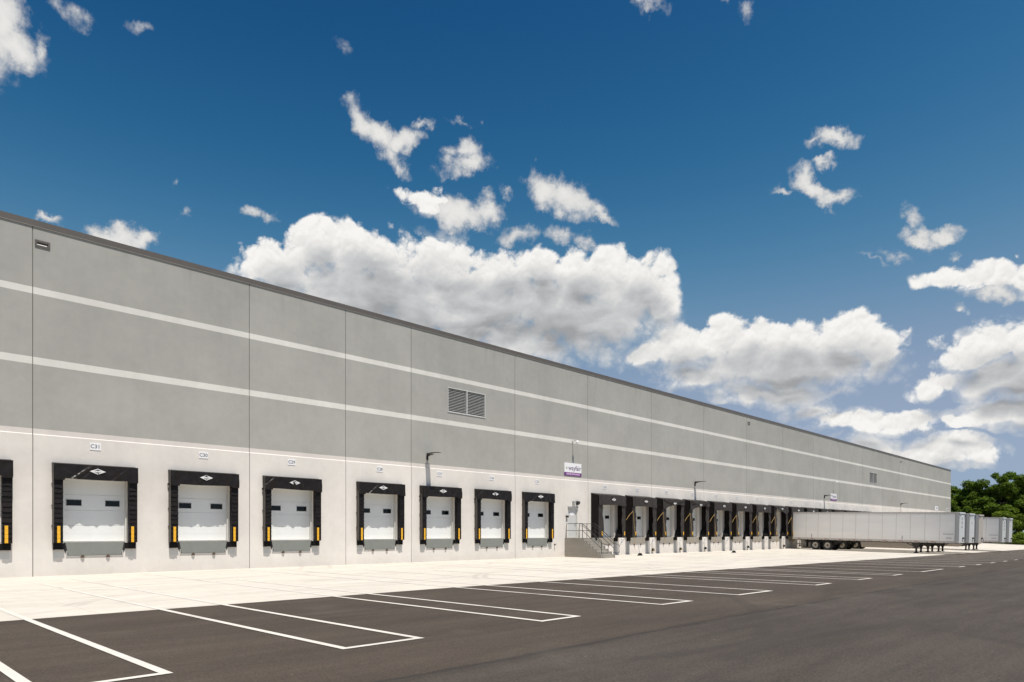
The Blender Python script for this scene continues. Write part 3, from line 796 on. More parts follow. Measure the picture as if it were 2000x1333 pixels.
def leveler(kind):
    r = empty('dock_leveler')
    if kind == 'seal':
        mb = MB()
        mb.prism([(-1.06, 1.325), (1.06, 1.325), (.95, .80), (-.95, .80)], 'y', -.062, -.0295)
        mb.build('lip_plate', M_lip, r)
        fr = MB().box(-1.03, 1.03, -.055, -.029, .745, .785, 0, .004)
        for sx in (-1, 1): fr.box(sx * 1.03, sx * .985, -.050, -.029, .785, .98, 0)
        fr.build('lip_keeper', M_angle, r)
        for sx in (-1, 1): MB().prism([(sx * 1.095, 1.32), (sx * 1.06, 1.30), (sx * .955, .80), (sx * .98, .785), (sx * 1.095, .99)], 'y', -.045, -.029).build('pit_shade_plate', M_dark, r)  # black wedge stands in for the pit shadow beside the lip
        lipm = M_lip; bw = (1.10, 1.46); bz = (1.03, 1.297)
    else:
        mb = MB()
        mb.box(-1.08, 1.08, -.075, -.030, .82, 1.325, 0, .006)
        mb.build('lip_plate', M_lipb, r)
        for sx in (-1, 1): MB().box(sx * 1.12, sx * 1.083, -.05, -.029, .85, 1.32).build('pit_shade_plate', M_dark, r)  # shadow at the lip's ends, put in as a thin black plate
        bw = (1.13, 1.50); bz = (1.03, 1.325)
    for sx in (-1, 1):
        mb = MB()
        mb.tube([(sx * .46, -.11, .765), (sx * .46, -.04, .765)], .045, 8)
        mb.box(sx * .46 - .07, sx * .46 + .07, -.075, -.03, .70, .742)
        mb.build('lip_bolt', M_rust, r)
        mb = MB(); n = 9
        for k in range(n):
            a = bw[0] + (bw[1] - bw[0]) * k / n; b = bw[0] + (bw[1] - bw[0]) * (k + .9) / n
            mb.box(sx * a, sx * b, -.16, -.035, bz[0] + .01, bz[1] - .01)
        mb.box(sx * bw[0], sx * bw[1], -.13, -.05, bz[0] + .04, bz[0] + .09)
        mb.box(sx * bw[1], sx * (bw[1] + .015), -.17, -.03, bz[0], bz[1])
        mb.build('bumper', M_rubber, r)
        if kind == 'seal':
            MB().box(sx * 1.12, sx * 1.44, -.040, -.029, .70, 1.02).build('plate_or_shade_strip', M_jamb, r)
        else:
            MB().box(sx * 1.13, sx * 1.52, -.050, -.029, .02, 1.02).build('plate_or_shade_strip', mat('wall_shade_grey', (.40, .39, .37), .6, var=.06), r)  # grey strip paints the shelter's shadow onto the wall below the bumper
    return r
def label_sign(num, d):
    o = MB()
    o.box(-.20, .20, -.016, 0, -.145, .145, 0, .003)
    add_text(o, num, 0, -.019, .0, .215, 1, .004)
    s = o.build('dock_number_sign', [M_sign, M_print])
    s.location = (d, WY - .029, 5.21)
    return s
shelter_pos = []
SEALP = seal_shelter(1)
names1 = ['C34', 'C33', 'C32', 'C31', 'C30', 'C29', 'C28', 'C27', 'C26', 'C25']
G_sh = 'black dock shelters along the warehouse wall'; G_lv = 'dock levelers under the loading doors'; G_sg = 'white dock number signs above the doors'
lev1 = leveler('seal'); lev2 = leveler('truck')
first = True; firstl = True
variants = {1: SEALP, 2: seal_shelter(2), 3: seal_shelter(3)}
used = set()
for i, (n_, d) in enumerate(zip(names1, D1)):
    if i < 2: continue     # outside the frame, hidden from every likely view
    vi = 1 + (i + 1) % 3
    s = variants[vi] if vi not in used else copy_tree(variants[vi])
    used.add(vi)
    s.location = (d, WY, 0)
    cut = 'cut off by the photo edge' if n_ == 'C32' else 'under the sign reading %s' % n_
    tag(s, 'shallow black dock shelter with tall yellow strips, ' + cut, 'dock shelter', G_sh)
    l = lev1 if firstl else copy_tree(lev1); firstl = False
    l.location = (d, WY, 0)
    tag(l, ('grey-green dock leveler lip ' + ('half out of frame at the left edge' if n_ == 'C32' else 'below the door marked %s' % n_)), 'dock leveler', G_lv)
    if n_ != 'C32' or True:
        sg = label_sign(n_, d); tag(sg, 'small white sign reading %s above its dock door' % n_, 'sign', G_sg)
ordw = ['first', 'second', 'third', 'fourth', 'fifth', 'sixth', 'seventh', 'eighth', 'ninth', 'tenth', 'eleventh', 'twelfth', 'thirteenth', 'fourteenth', 'fifteenth']
styles = ['straight', 'straight', 'swag', 'swag', 'straight', 'straight', 'straight', 'torn'] + ['straight'] * 7
tv = {}
firstl = True
desc = {'straight': 'with straight hood', 'swag': 'whose hood sags in curved folds', 'torn': 'whose hood hangs torn at a slant'}
for k, d in enumerate(D2):
    st = styles[k]; key = (st, k % 2) if st != 'torn' else (st, 0)
    if key not in tv:
        tv[key] = truck_shelter(10 + len(tv), st); s = tv[key]
    else: s = copy_tree(tv[key])
    s.location = (d, WY, 0)
    behind = '' if k < 8 else ', behind trailers'
    tag(s, 'deep black shelter %s, %s past the stairs%s' % (desc[st], ordw[k], behind), 'dock shelter', G_sh)
    l = lev2 if firstl else copy_tree(lev2); firstl = False
    l.location = (d, WY, 0)
    tag(l, 'dusty beige dock leveler lip, %s beyond the concrete stairs' % ordw[k], 'dock leveler', G_lv)
    sg = label_sign('C%d' % (24 - k), d)
    tag(sg, 'small white number sign above the %s dock beyond the stairs' % ordw[k], 'sign', G_sg)

# yellow pull straps hanging between the deep shelters, number marks and chocks on the wall below
chock_proto = None
for k in range(8):
    d = D2[k]; xr = d + 1.73; xl = D2[k + 1] - 1.73
    rr = random.Random(40 + k); yf = -.80
    sw = rr.uniform(-.05, .25)
    pts = [(xr + .02, yf, 2.70), (xr + .30, yf - .02, 3.0), (xl - .12, yf, 3.34), (xl - .04, yf, 3.40), (xl + .0, yf, 3.34),
           (xl + .02 + sw * .3, yf - .04, 2.6), (xl + .06 + sw * .6, yf - .06, 1.9), (xl + .05 + sw, yf - .05, 1.25), (xl + .08 + sw, yf - .04, .72 if k % 3 else .35)]
    o = MB().tube(pts, .013, 5).build('pull_strap', M_yellows); o.location = (0, WY, 0)
    tag(o, 'yellow strap hanging in a bent loop right of the %s deep shelter' % ordw[k], 'strap', 'yellow straps hanging between the shelters')
for k in range(9):
    xm = D2[k] + 2.205
    g = '2' if k % 4 == 0 else '7' if k % 4 == 3 else '2'
    mb = MB()
    mb.box(-.16, .16, -.012, 0, -.22, .22, 0)
    add_text(mb, '?' if k in (2, 3, 5) else '2', 0, -.015, 0, .40, 1, .006)
    o = mb.build('guide_sign', [M_sign, M_print]); o.location = (xm, WY - .029, 1.05)
    tag(o, 'small white plate with hooked mark, on the wall right of the %s deep shelter' % ordw[k], 'sign', 'white marker plates between the deep shelters')
    if k in (1, 2, 3, 5, 7, 8):
        r = empty('wheel_chock', (xm, WY - .09, gz(xm, WY - .1) + .33))
        MB().prism([(-.16, -.10), (.16, -.10), (.10, .06), (-.02, .12)], 'y', -.10, .04).build('wedge', M_rubber, r)
        MB().tube([(.04, .03, .05), (.03, .05, .30), (-.01, .055, .50)], .010, 5).build('cord', M_yellows if k % 2 else M_rubber, r)
        if k in (1, 2): MB().box(-.10, .14, -.112, -.101, -.04, .01).build('reflector', M_yellows, r)
        tag(r, 'black wheel chock %shanging right of the %s deep shelter' % ('with yellow patch ' if k in (1, 2) else '', ordw[k]), 'wheel chock', 'wheel chocks hung on the dock wall')
for i, (x, y) in enumerate(((44.9, 29.9), (58.4, 28.9))):
    r = empty('chock_stand', (x, y, gz(x, y)))
    MB().prism([(-.22, 0), (.22, 0), (.14, .10), (.03, .20), (-.08, .10)], 'y', -.12, .12).build('chock_base', M_rubber, r)
    MB().tube([(.02, 0, .12), (.0, .08, .55), (-.03, .12, .95)], .028, 6).build('rod', M_whiteb, r)
    tag(r, 'dark wheel chock with pale rod, on the apron before the %s deep shelter' % ordw[(1, 4)[i]], 'wheel chock', 'wheel chocks with rods on the apron')

# ---------------------------------------------------------------- wall lights, cameras, company signs
def wall_light(x, lab):
    r = empty('wall_light', (x, WY, 0))
    MB().box(-.05, .05, -.04, 0, 5.98, 6.20).box(-.028, .028, -.11, -.055, 5.96, 6.30).box(-.04, .04, -.07, -.03, 6.03, 6.12)\
        .box(-.065, .065, -.20, -.04, 6.20, 6.37).build('bracket', M_bronze, r)
    MB().prism([(-.20, 6.25), (-.20, 6.33), (-.55, 6.365), (-1.10, 6.345), (-1.12, 6.325), (-.55, 6.31), (-.38, 6.28)], 'x', -.17, .17)\
        .build('lamp_head', M_bronze, r)
    MB().box(-.13, .13, -1.02, -.52, 6.300, 6.309).build('lens', M_lens, r)
    tag(r, lab, 'light', 'dark lights on arms on the warehouse wall')
wall_light(25.55, 'dark bronze light on an arm above the dock shelter marked C27')
wall_light(56.6, 'dark bronze light on an arm above the fourth deep shelter beyond the stairs')
wall_light(88.3, 'dark bronze light on an arm just left of the second purple and white sign')
wall_light(120.8, 'small distant dark light on an arm seen over the nearest trailer')
def camera_unit(x, z, lab):
    r = empty('security_camera', (x, WY, z))
    MB().box(-.07, .07, -.03, 0, -.08, .08).tube([(0, -.02, 0), (0, -.32, .06), (0, -.42, .02)], .03, 8).build('bracket', M_whiteb, r)
    c = MB()
    for a, b in (((.10, -.02), (.12, -.08)), ((.12, -.08), (.115, -.14)), ((.115, -.14), (.08, -.21)), ((.08, -.21), (.0, -.24)), ((.0, .03), (.10, -.02))):
        c.disc((0, -.44, 0), 'z', a[0], b[0], a[1], b[1], 14)
    c.build('dome', M_sign, r)
    tag(r, lab, 'camera', 'security cameras on the warehouse wall')
camera_unit(39.04, 8.36, 'white dome camera on a bracket above the staff door sign')
camera_unit(91.4, 8.2, 'white dome camera on a bracket above the second purple and white sign')
def company_sign(x0, x1, z0, z1, lab, full=True, grey=False):
    w_ = x1 - x0; h = z1 - z0; cx = (x0 + x1) / 2
    mb = MB()
    ps = .26 if full else .16
    mb.box(-w_ / 2, w_ / 2, -.03, 0, h * ps, h, 0, .004)
    mb.box(-w_ / 2, w_ / 2, -.03, 0, 0, h * ps - .003, 1 if full else 0)
    zt = h * (.60)
    add_text(mb, 'wayfair', w_ * .10, -.034, zt, h * .54, 2, .006, 1.02)
    for i, (a, m_) in enumerate(((45, 4), (135, 5), (225, 1), (315, 4))):
        ca, sa = math.cos(R(a)), math.sin(R(a)); q = h * .085; px = -w_ * .375
        mb.add([(px, -.034, zt), (px + q * (ca - sa * .5), -.034, zt + q * (sa + ca * .5)), (px + q * 1.25 * ca, -.034, zt + q * 1.25 * sa), (px + q * (ca + sa * .5), -.034, zt + q * (sa - ca * .5))], [(0, 1, 2, 3)], m_)
    if full: add_text(mb, 'DRIVER ENTRANCE', 0, -.034, h * .128, h * .19, 3, .008, 1.0)
    o = mb.build('company_sign', [M_whiteb if grey else M_sign, M_purple, M_word, M_lav, M_green, M_gold])
    o.location = (cx, WY - .002, z0)
    tag(o, lab, 'sign', 'white company signs on the grey wall')
company_sign(38.10, 40.05, 5.84, 6.76, 'white sign reading wayfair over a purple DRIVER ENTRANCE strip, above the stairs door')
company_sign(90.5, 92.6, 5.80, 6.66, 'white sign with purple strip beside the third wall light', True)
company_sign(141.9, 144.2, 5.70, 6.50, 'white sign near the far corner, left of the last one', False)
company_sign(150.1, 152.4, 5.70, 6.42, 'greyish sign nearest the far corner of the wall', False, True)
# emergency light, speaker and call box round the personnel door
r = empty('emergency_light', (39.03, WY - .029, 3.86))
MB().box(-.05, .05, -.10, 0, -.12, .14).build('bracket', M_galv, r)
MB().box(.08, .26, -.16, -.04, .04, .10).build('arm', M_galv, r)
MB().prism([(-.10, -.12), (-.22, -.02), (-.20, .14), (-.02, .16), (0, -.12)], 'x', .36, .60).build('lamp_head', M_bronze, r)
tag(r, 'small dark lamp on a grey bracket above the staff door', 'light')
r = empty('call_box', (38.33, WY - .029, 2.86))
MB().prism([(0, -.06), (-.12, -.05), (-.14, .07), (0, .09)], 'x', -.10, .12).build('housing', M_bronze, r)
MB().tube([(.0, -.02, -.06), (.0, -.02, -.42)], .014, 5).build('conduit', M_galv, r)
tag(r, 'small dark call box on the wall left of the staff door', 'call box')
r = empty('hose_bib', (37.0, WY - .029, .86))
MB().box(-.05, .05, -.03, 0, -.05, .05).tube([(0, -.02, 0), (0, -.12, .02), (0, -.15, -.04)], .02, 6).build('valve', M_rust, r)
MB().disc((0, -.12, .05), 'z', .05, .05, 0, .015, 10).disc((0, -.12, .05), 'z', .0, .05, .015, .015, 10).build('wheel', M_bronze, r)
tag(r, 'small dark water tap on the wall left of the stairs', 'tap')

# ---------------------------------------------------------------- concrete stairs with railings
SX0, SX1 = 38.12, 39.72
st = empty('stairs', (0, 0, 0)); tag(st, 'grey concrete stairs with black handrails leading up to the staff door', 'stairs')
nst = 7; Yl = 30.2; Yb = 28.5; zl = 1.33; rise = zl / nst; tread = (Yl - Yb) / (nst - 1)
prof = [(WY - .03, -.5), (WY - .03, zl)]
y = Yl; z = zl
prof.append((y, z))
for i in range(nst - 1):
    z -= rise; prof.append((y, z)); y -= tread; prof.append((y, z))
prof.append((y, -.5))
MB().prism(prof, 'x', SX0, SX1).build('steps', M_conc, st)
mb = MB(); yy_, zz_ = Yl, zl
for i in range(nst):
    mb.box(SX0 + .04, SX1 - .04, yy_ - .012, yy_ + .045, zz_ - .018, zz_ + .004); yy_ -= tread; zz_ -= rise
mb.build('nosing', M_angle, st)
def rail(x, n):
    xi = x
    t = MB(); q = .022
    zt, zm = 2.35, 1.86
    yb_ = Yb + .05
    t.tube([(x, WY - .15, zl), (x, WY - .15, zt - .06), (x, WY - .20, zt), (x, Yl, zt), (x, yb_, 1.12), ], q, 6)
    t.tube([(x, WY - .15, zm), (x, Yl, zm), (x, yb_, .62)], q * .85, 6)
    t.tube([(x, Yl, zl - .05), (x, Yl, zt)], q, 6)
    t.tube([(x, Yl + .75, zl), (x, Yl + .75, zt)], q, 6) if n else None
    t.tube([(x, yb_, 0), (x, yb_, 1.12)], q, 6)
    xx = x + (.07 if n == 0 else -.07)
    t.tube([(xx, Yl + .25, zt - .16), (xx, Yl, zt - .16), (xx, yb_, .96), (xx, yb_ - .45, .88), (xx, yb_ - .52, .78), (xx, yb_ - .52, .36), (xx, yb_ - .45, .30), (xx, yb_, .30)], q * .8, 6)
    t.build('handrail', M_rail, st)
rail(SX0 + .07, 0); rail(SX1 - .07, 1)

# ---------------------------------------------------------------- docked semi-trailers
def trail_fn(t, V, c, p):
    x, y, z = t.xyz(V)
    n = t.noise(t.vmath('MULTIPLY', V, (1, .25, 1.2)), 1.0, 5, .6)
    k = t.ss(n, .3, .7, .95, 1.05, 'LINEAR')
    c = t.mix(1.0, c, t.comb(k, k, k), 'MULTIPLY')
    gr = t.math('MULTIPLY', t.ss(z, 1.0, 1.9, 1, 0), t.noise(t.vmath('MULTIPLY', V, (1, 2.5, .6)), 1.5, 5, .65))
    return t.mix(t.math('MULTIPLY', gr, .42), c, (.36, .27, .20))
M_tr = mat('trailer_white', (.86, .83, .785), .38, spec=.5, fn=trail_fn)
M_trn = mat('trailer_nose_white', (.76, .77, .76), .35, fn=trail_fn)
M_trg = mat('trailer_grey_post', (.38, .37, .35), .4, metal=.3)
M_trs = mat('trailer_rail', (.50, .46, .41), .5, var=.1, vscale=3)
M_und = mat('undercarriage', (.020, .018, .017), .7, var=.3, vscale=5)
M_tyre = mat('tyre', (.016, .015, .014), .85, var=.2, vscale=8)
M_rim = mat('white_rim', (.50, .47, .40), .5, var=.15, vscale=9)
M_red = mat('red_reflector', (.32, .05, .04), .4)
M_mark = mat('trailer_lettering', (.13, .13, .15), .6)
M_leg = mat('landing_gear_steel', (.030, .026, .023), .6, var=.3, vscale=6)
LT = 15.75; WT = 2.58; ZB = 1.10; ZTR = 4.09
def trailer(style):
    """local frame: rear at y=0 (against the dock), nose at y=-LT; x from 0 to WT"""
    r = empty('semi_trailer')
    bx = 0.30
    body = MB()
    # cargo box with cut nose corners
    out = [(0, 0), (WT, 0), (WT, -LT + bx), (WT - bx * .55, -LT), (bx * .55, -LT), (0, -LT + bx)]
    body.prism(out[::-1] if False else out, 'z', ZB + .20, ZTR - .06)
    # flat side sheets lapped over each other, with rivet lines as shallow ridges
    n = 12; seg = (LT - bx - .1) / n
    for sx in (-1, 1):
        for i in range(n):
            y0 = -.1 - i * seg; y1 = y0 - seg + .012
            xo = -.006 if sx < 0 else WT + .006
            body.box(xo, xo + (.004 if sx < 0 else -.004), y0, y1, ZB + .22, ZTR - .14)
            body.box(xo - (.003 if sx < 0 else -.003), xo, y1 - .012, y1 - .05, ZB + .22, ZTR - .14, 1)
    b = body.build('cargo_box', [M_tr, mat('trailer_seam', (.60, .57, .53), .45)], r)
    tr = MB()
    for sx in (-1, 1):
        x = 0 if sx < 0 else WT
        tr.box(x - .015, x + .015, 0, -LT + bx, ZTR - .13, ZTR, 0, .004)
        tr.box(x - .018, x + .018, 0, -LT + bx, ZB, ZB + .21, 0, .004)
    tr.box(.02, WT - .02, -.02, -LT + .02, ZB + .02, ZB + .18)
    tr.build('side_rail', M_trs, r)
    rf = MB().prism([(x * (WT - .06) / WT + .03, y * .997) for x, y in out], 'z', ZTR - .06, ZTR + .012)
    rf.build('roof', M_trg if style == 2 else M_trs, r)
    ref = MB(); k = 0; y = -.5
    while y > -LT + 1:
        ref.box(-.024, -.018, y, y - .28, ZB + .085, ZB + .135, 0 if k % 2 == 0 else 1)
        ref.box(-.03, -.018, y - .35, y - .44, ZB + .01, ZB + .06, 2)
        y -= .72; k += 1
    ref.build('reflective_tape', [M_red, M_trs, M_und], r)
    # nose: panel, corner posts, electrical box
    nm = {0: M_trn, 1: M_trn, 2: mat('trailer_nose_cream', (.56, .50, .44), .45, var=.05)}[style]
    nz = MB().box(bx * .55 + .03, WT - bx * .55 - .03, -LT - .02, -LT, ZB + .03, ZTR - .05, 0, .004)
    nz.box(bx * .45, WT - bx * .45, -LT - .06, -LT - .02, ZTR - .14, ZTR + .02, 0, .008)
    nn = nz.build('nose_panel', nm, r)
    for sx in (-1, 1):
        cx = .0 if sx < 0 else WT
        q = MB().prism([(cx - sx * .0 + (-.012 if sx < 0 else .012), -LT + bx), (cx + (-.012 if sx < 0 else .012), -LT + bx - .08), (cx + (bx * .55 if sx < 0 else -bx * .55), -LT - .015), (cx + (bx * .55 + .05 if sx < 0 else -bx * .55 - .05), -LT - .015), (cx + (.05 if sx < 0 else -.05), -LT + bx)], 'z', ZB + .02, ZTR - .02)
        q.build('corner_post', M_trg, r)
    for px_ in (WT - .32, .35):
        MB().box(px_ - .07, px_ + .07, -LT - .10, -LT - .065, ZTR - .38, ZTR - .26).build('marker_lamp', M_und, r)
    MB().box(1.52, 1.86, -LT - .12, -LT - .02, ZB + .42, ZB + .58).tube([(1.85, -LT - .08, ZB + .5), (2.05, -LT - .14, ZB + .42), (2.1, -LT - .1, ZB + .15)], .02, 5).build('electrical_box', M_und, r)
    # lettering on nose and near the front of the side, too small to read
    lt = MB()
    if style == 0:
        for i, tx in enumerate(('53', '38', '04')): add_text(lt, tx, WT / 2, -LT - .026, ZTR - .62 - i * .40, .36, 0, .006)
    elif style == 1:
        add_text(lt, '8', WT / 2, -LT - .026, ZTR - .42, .26, 0, .004); add_text(lt, '31', WT / 2, -LT - .026, ZTR - .95, .28, 0, .004)
    else:
        add_text(lt, '17', WT / 2, -LT - .026, ZTR - .80, .20, 0, .004)
    for (yy2, zz2, ww) in ((-LT + .95, ZB + .88, .95), (-LT + .85, ZB + .50, .45)):
        nseg = int(ww / .09)
        for i in range(nseg):
            y_ = yy2 - ww / 2 + i * .09
            lt.add([(-.020, y_, zz2 - .035), (-.020, y_ - .055, zz2 - .035), (-.020, y_ - .055, zz2 + .03), (-.020, y_, zz2 + .03)], [(0, 1, 2, 3)])
    for y_ in (-2.0, -10.9):
        lt.box(-.022, -.012, y_, y_ - .05, ZB + .26, ZB + .62)
    lt.build('lettering', M_mark, r)
    # rear frame and underride guard
    MB().box(-.03, WT + .03, .0, .05, ZB - .02, ZTR + .01).box(.3, WT - .3, -.02, .03, .52, .62).box(.65, .73, -.02, .02, .62, ZB).box(WT - .73, WT - .65, -.02, .02, .62, ZB).build('rear_frame', M_trs, r)
    # bogie
    bg = MB()
    for x in (.62, WT - .62): bg.box(x - .06, x + .06, -1.2, -5.4, .78, ZB - .01)
    for y in (-1.6, -2.3, -3.0, -3.7, -4.4, -5.0): bg.box(.5, WT - .5, y, y - .06, .95, ZB - .01)
    for y in (-2.40, -3.68):
        bg.tube([(.25, y, .52), (WT - .25, y, .52)], .075, 8)
        for x in (.66, WT - .66): bg.tube([(x, y + .5, .80), (x, y, .60), (x, y - .15, .58)], .06, 6)
    for x in (.55, WT - .55): bg.tube([(x + .2, -4.35, .72), (x - .1, -4.35, .72)], .14, 10)
    bg.box(.5, WT - .5, -.3, -LT + 1.2, 1.02, ZB - .005)
    bg.build('chassis', M_und, r)
    for y in (-2.40, -3.68):
        for sx in (-1, 1):
            for inner in (0, 1):
                w0 = (.02 + inner * .33); cx = w0 if sx < 0 else WT - w0; dr = 1 if sx < 0 else -1
                t = MB(); Rr = .515
                c = (cx, y, .517); tw = .28
                prof = [(.30, .0), (.45, .0), (.495, .018), (Rr, .05), (Rr, tw - .05), (.495, tw - .018), (.45, tw), (.30, tw)]
                for a, b_ in zip(prof[:-1], prof[1:]): t.disc(c, 'x', a[0], b_[0], dr * a[1], dr * b_[1], 30)
                for g_ in (.09, .14, .19): t.disc(c, 'x', Rr + .002, Rr + .002, dr * g_, dr * (g_ + .012), 30)
                if inner:
                    t.build('wheel', M_tyre, r)
                    continue
                ty = t.build('wheel', M_tyre, r)
                rm = MB()
                rp = [(.30, .0), (.285, .015), (.275, .06), (.16, .075), (.13, .06)] if sx < 0 else [(.30, .0), (.285, .015), (.275, .06), (.16, .075), (.13, .06)]
                for a, b_ in zip(rp[:-1], rp[1:]): rm.disc(c, 'x', a[0], b_[0], dr * a[1], dr * b_[1], 26)
                rm.build('rim', M_rim, ty)
                hb = MB()
                for a, b_ in (((.13, .06), (.115, -.0)), ((.115, -.0), (.06, -.03)), ((.06, -.03), (.0, -.035))): hb.disc(c, 'x', a[0], b_[0], dr * a[1], dr * b_[1], 16)
                for q in range(8):
                    a_ = q * math.pi / 4
                    hb.disc((cx, y + .20 * math.cos(a_), .517 + .20 * math.sin(a_)), 'x', .028, .028, dr * .068, dr * .045, 8)
                    hb.disc((cx, y + .20 * math.cos(a_), .517 + .20 * math.sin(a_)), 'x', .0, .028, dr * .045, dr * .045, 8)
                hb.build('hub', mat('hub_brown', (.12, .08, .05), .6), ty)
    for x in (.10, WT - .70):
        MB().box(x, x + .60, -1.42, -1.40, .28, ZB).build('mudflap', M_und, r)
        MB().tube([(x + .05, -1.40, .30), (x + .05, -1.15, .98)], .022, 5).build('mudflap_bracket', M_galv, r)
    # landing gear
    for x in (.42, WT - .42):
        lg = MB(); y = -LT + 3.65
        lg.box(x - .11, x + .11, y - .11, y + .11, .50, ZB).box(x - .075, x + .075, y - .075, y + .075, .16, .50)
        lg.box(x - .17, x + .17, y - .17, y + .17, .05, .10).box(x - .06, x + .06, y - .1, y + .1, .10, .13).box(x - .05, x + .05, y - .09, y + .09, .13, .17)
        lg.build('landing_leg', M_leg, r)
    y = -LT + 3.65
    br = MB()
    for x in (.42, WT - .42):
        br.tube([(x, y + .06, .62), (x, y + .95, ZB - .03)], .045, 6).tube([(x, y - .06, .62), (x, y - .75, ZB - .03)], .035, 6)
        br.prism([(y - .42, ZB - .01), (y + .50, ZB - .01), (y + .16, .62), (y - .12, .62)], 'x', x - .14, x - .12)
    br.box(.42, WT - .42, y - .03, y + .03, .70, .78).tube([(.46, y, .74), (WT - .46, y, ZB - .05)], .028, 6)
    br.build('landing_brace', M_leg, r)
    if style == 1:
        sk = MB()
        for x in (.06, WT - .06):
            sk.prism([(-5.6, ZB - .01), (-LT + 4.3, ZB - .01), (-LT + 3.9, ZB - .01), (-LT + 5.2, .36), (-5.75, .36)], 'x', x - .012, x + .012)
        sk.build('side_skirt', mat('skirt_panel', (.40, .36, .31), .5, var=.08, vscale=1), r)
    return r
TYR = -.75            # trailers back up to the bumpers
specs = [(8, 0, 'nearest white trailer, its long side fully in view'), (9, 1, 'white trailer second from the camera, with side skirt and dark numbers on its nose'),
         (10, 2, 'trailer third from the camera with a cream stained nose'), (13, 0, 'white trailer fourth from the camera, after the gap of empty docks'),
         (14, 1, 'farthest white trailer at the end of the row')]
protos = {}
for k, stl, lab in specs:
    xl = D2[k] - WT / 2
    if stl in protos and not (k == 14): o = copy_tree(protos[stl])
    elif k == 14: o = copy_tree(protos[1])
    else: o = trailer(stl); protos[stl] = o
    yr = WY + TYR
    zr = gz(xl, yr - 3.0); zn = gz(xl, yr - LT + 3.65)
    pitch = math.atan((zr - zn) / (LT - 3.65 - 3.0))
    o.rotation_euler = (pitch, 0, 0)
    o.location = (xl, yr, zr + 3.0 * math.sin(pitch))
    tag(o, lab, 'trailer', 'semi trailers backed into the docks')

# ---------------------------------------------------------------- trees and shrubs beyond the yard
def leaf_mat(name, c1, c2):
    m = bpy.data.materials.new(name); m.use_nodes = True
    t = NT(m.node_tree); t.n.clear()
    geo = t.node('ShaderNodeNewGeometry'); rnd = geo.outputs['Random Per Island']
    pos = geo.outputs['Position']
    n = t.noise(pos, .45, 3, .6)
    k = t.math('ADD', t.math('MULTIPLY', rnd, .55), t.math('MULTIPLY', t.ss(n, .3, .7), .45))
    c = t.mix(k, c1, c2)
    d = t.node('ShaderNodeBsdfDiffuse'); tr = t.node('ShaderNodeBsdfTranslucent'); mx = t.node('ShaderNodeMixShader')
    o = t.node('ShaderNodeOutputMaterial')
    t.link(c, d.inputs[0]); t.link(t.mix(1.0, c, (1.1, 1.25, .5), 'MULTIPLY'), tr.inputs[0])
    mx.inputs[0].default_value = .38
    t.link(d.outputs[0], mx.inputs[1]); t.link(tr.outputs[0], mx.inputs[2]); t.link(mx.outputs[0], o.inputs[0])
    return m
M_leafs = [leaf_mat('leaves_mid_green', (.062, .108, .016), (.190, .255, .048)), leaf_mat('leaves_dark_green', (.048, .088, .013), (.155, .215, .038)),
           leaf_mat('leaves_bright_green', (.085, .135, .018), (.215, .275, .052))]
M_bark = mat('bark', (.09, .07, .05), .9, var=.3, vscale=5)
def leaves(name, clumps, m, parent, rng, per, size):
    """clumps: list of (x,y,z,radius); small leaf-spray quads scattered through each clump's shell"""
    cs = np.array(clumps)
    idx = np.repeat(np.arange(len(cs)), [max(20, int(per * c[3] ** 2)) for c in clumps])
    N = len(idx)
    dirs = rng.normal(size=(N, 3)); dirs /= np.linalg.norm(dirs, axis=1)[:, None]
    rad = cs[idx, 3] * (rng.random(N) ** .45) * rng.uniform(.85, 1.15, N)
    P_ = cs[idx, :3] + dirs * rad[:, None] * np.array([1, 1, .8])
    nrm = dirs * .7 + rng.normal(size=(N, 3)) * .6 + np.array([0, 0, .5]); nrm /= np.linalg.norm(nrm, axis=1)[:, None]
    a = np.cross(nrm, rng.normal(size=(N, 3))); a /= np.linalg.norm(a, axis=1)[:, None]
    b = np.cross(nrm, a)
    s = size * rng.uniform(.5, 1.4, N)[:, None]
    V_ = np.stack([P_ - a * s, P_ - b * s * .55, P_ + a * s, P_ + b * s * .55], 1).reshape(-1, 3)
    me = bpy.data.meshes.new(name)
    me.vertices.add(4 * N); me.vertices.foreach_set('co', V_.ravel().astype(np.float32))
    me.loops.add(4 * N); me.loops.foreach_set('vertex_index', np.arange(4 * N, dtype=np.int32))
    me.polygons.add(N); me.polygons.foreach_set('loop_start', np.arange(0, 4 * N, 4, dtype=np.int32))
    me.materials.append(m); me.update(calc_edges=True); me.validate()
    o = bpy.data.objects.new(name, me); COL.objects.link(o); o.parent = parent
    return o
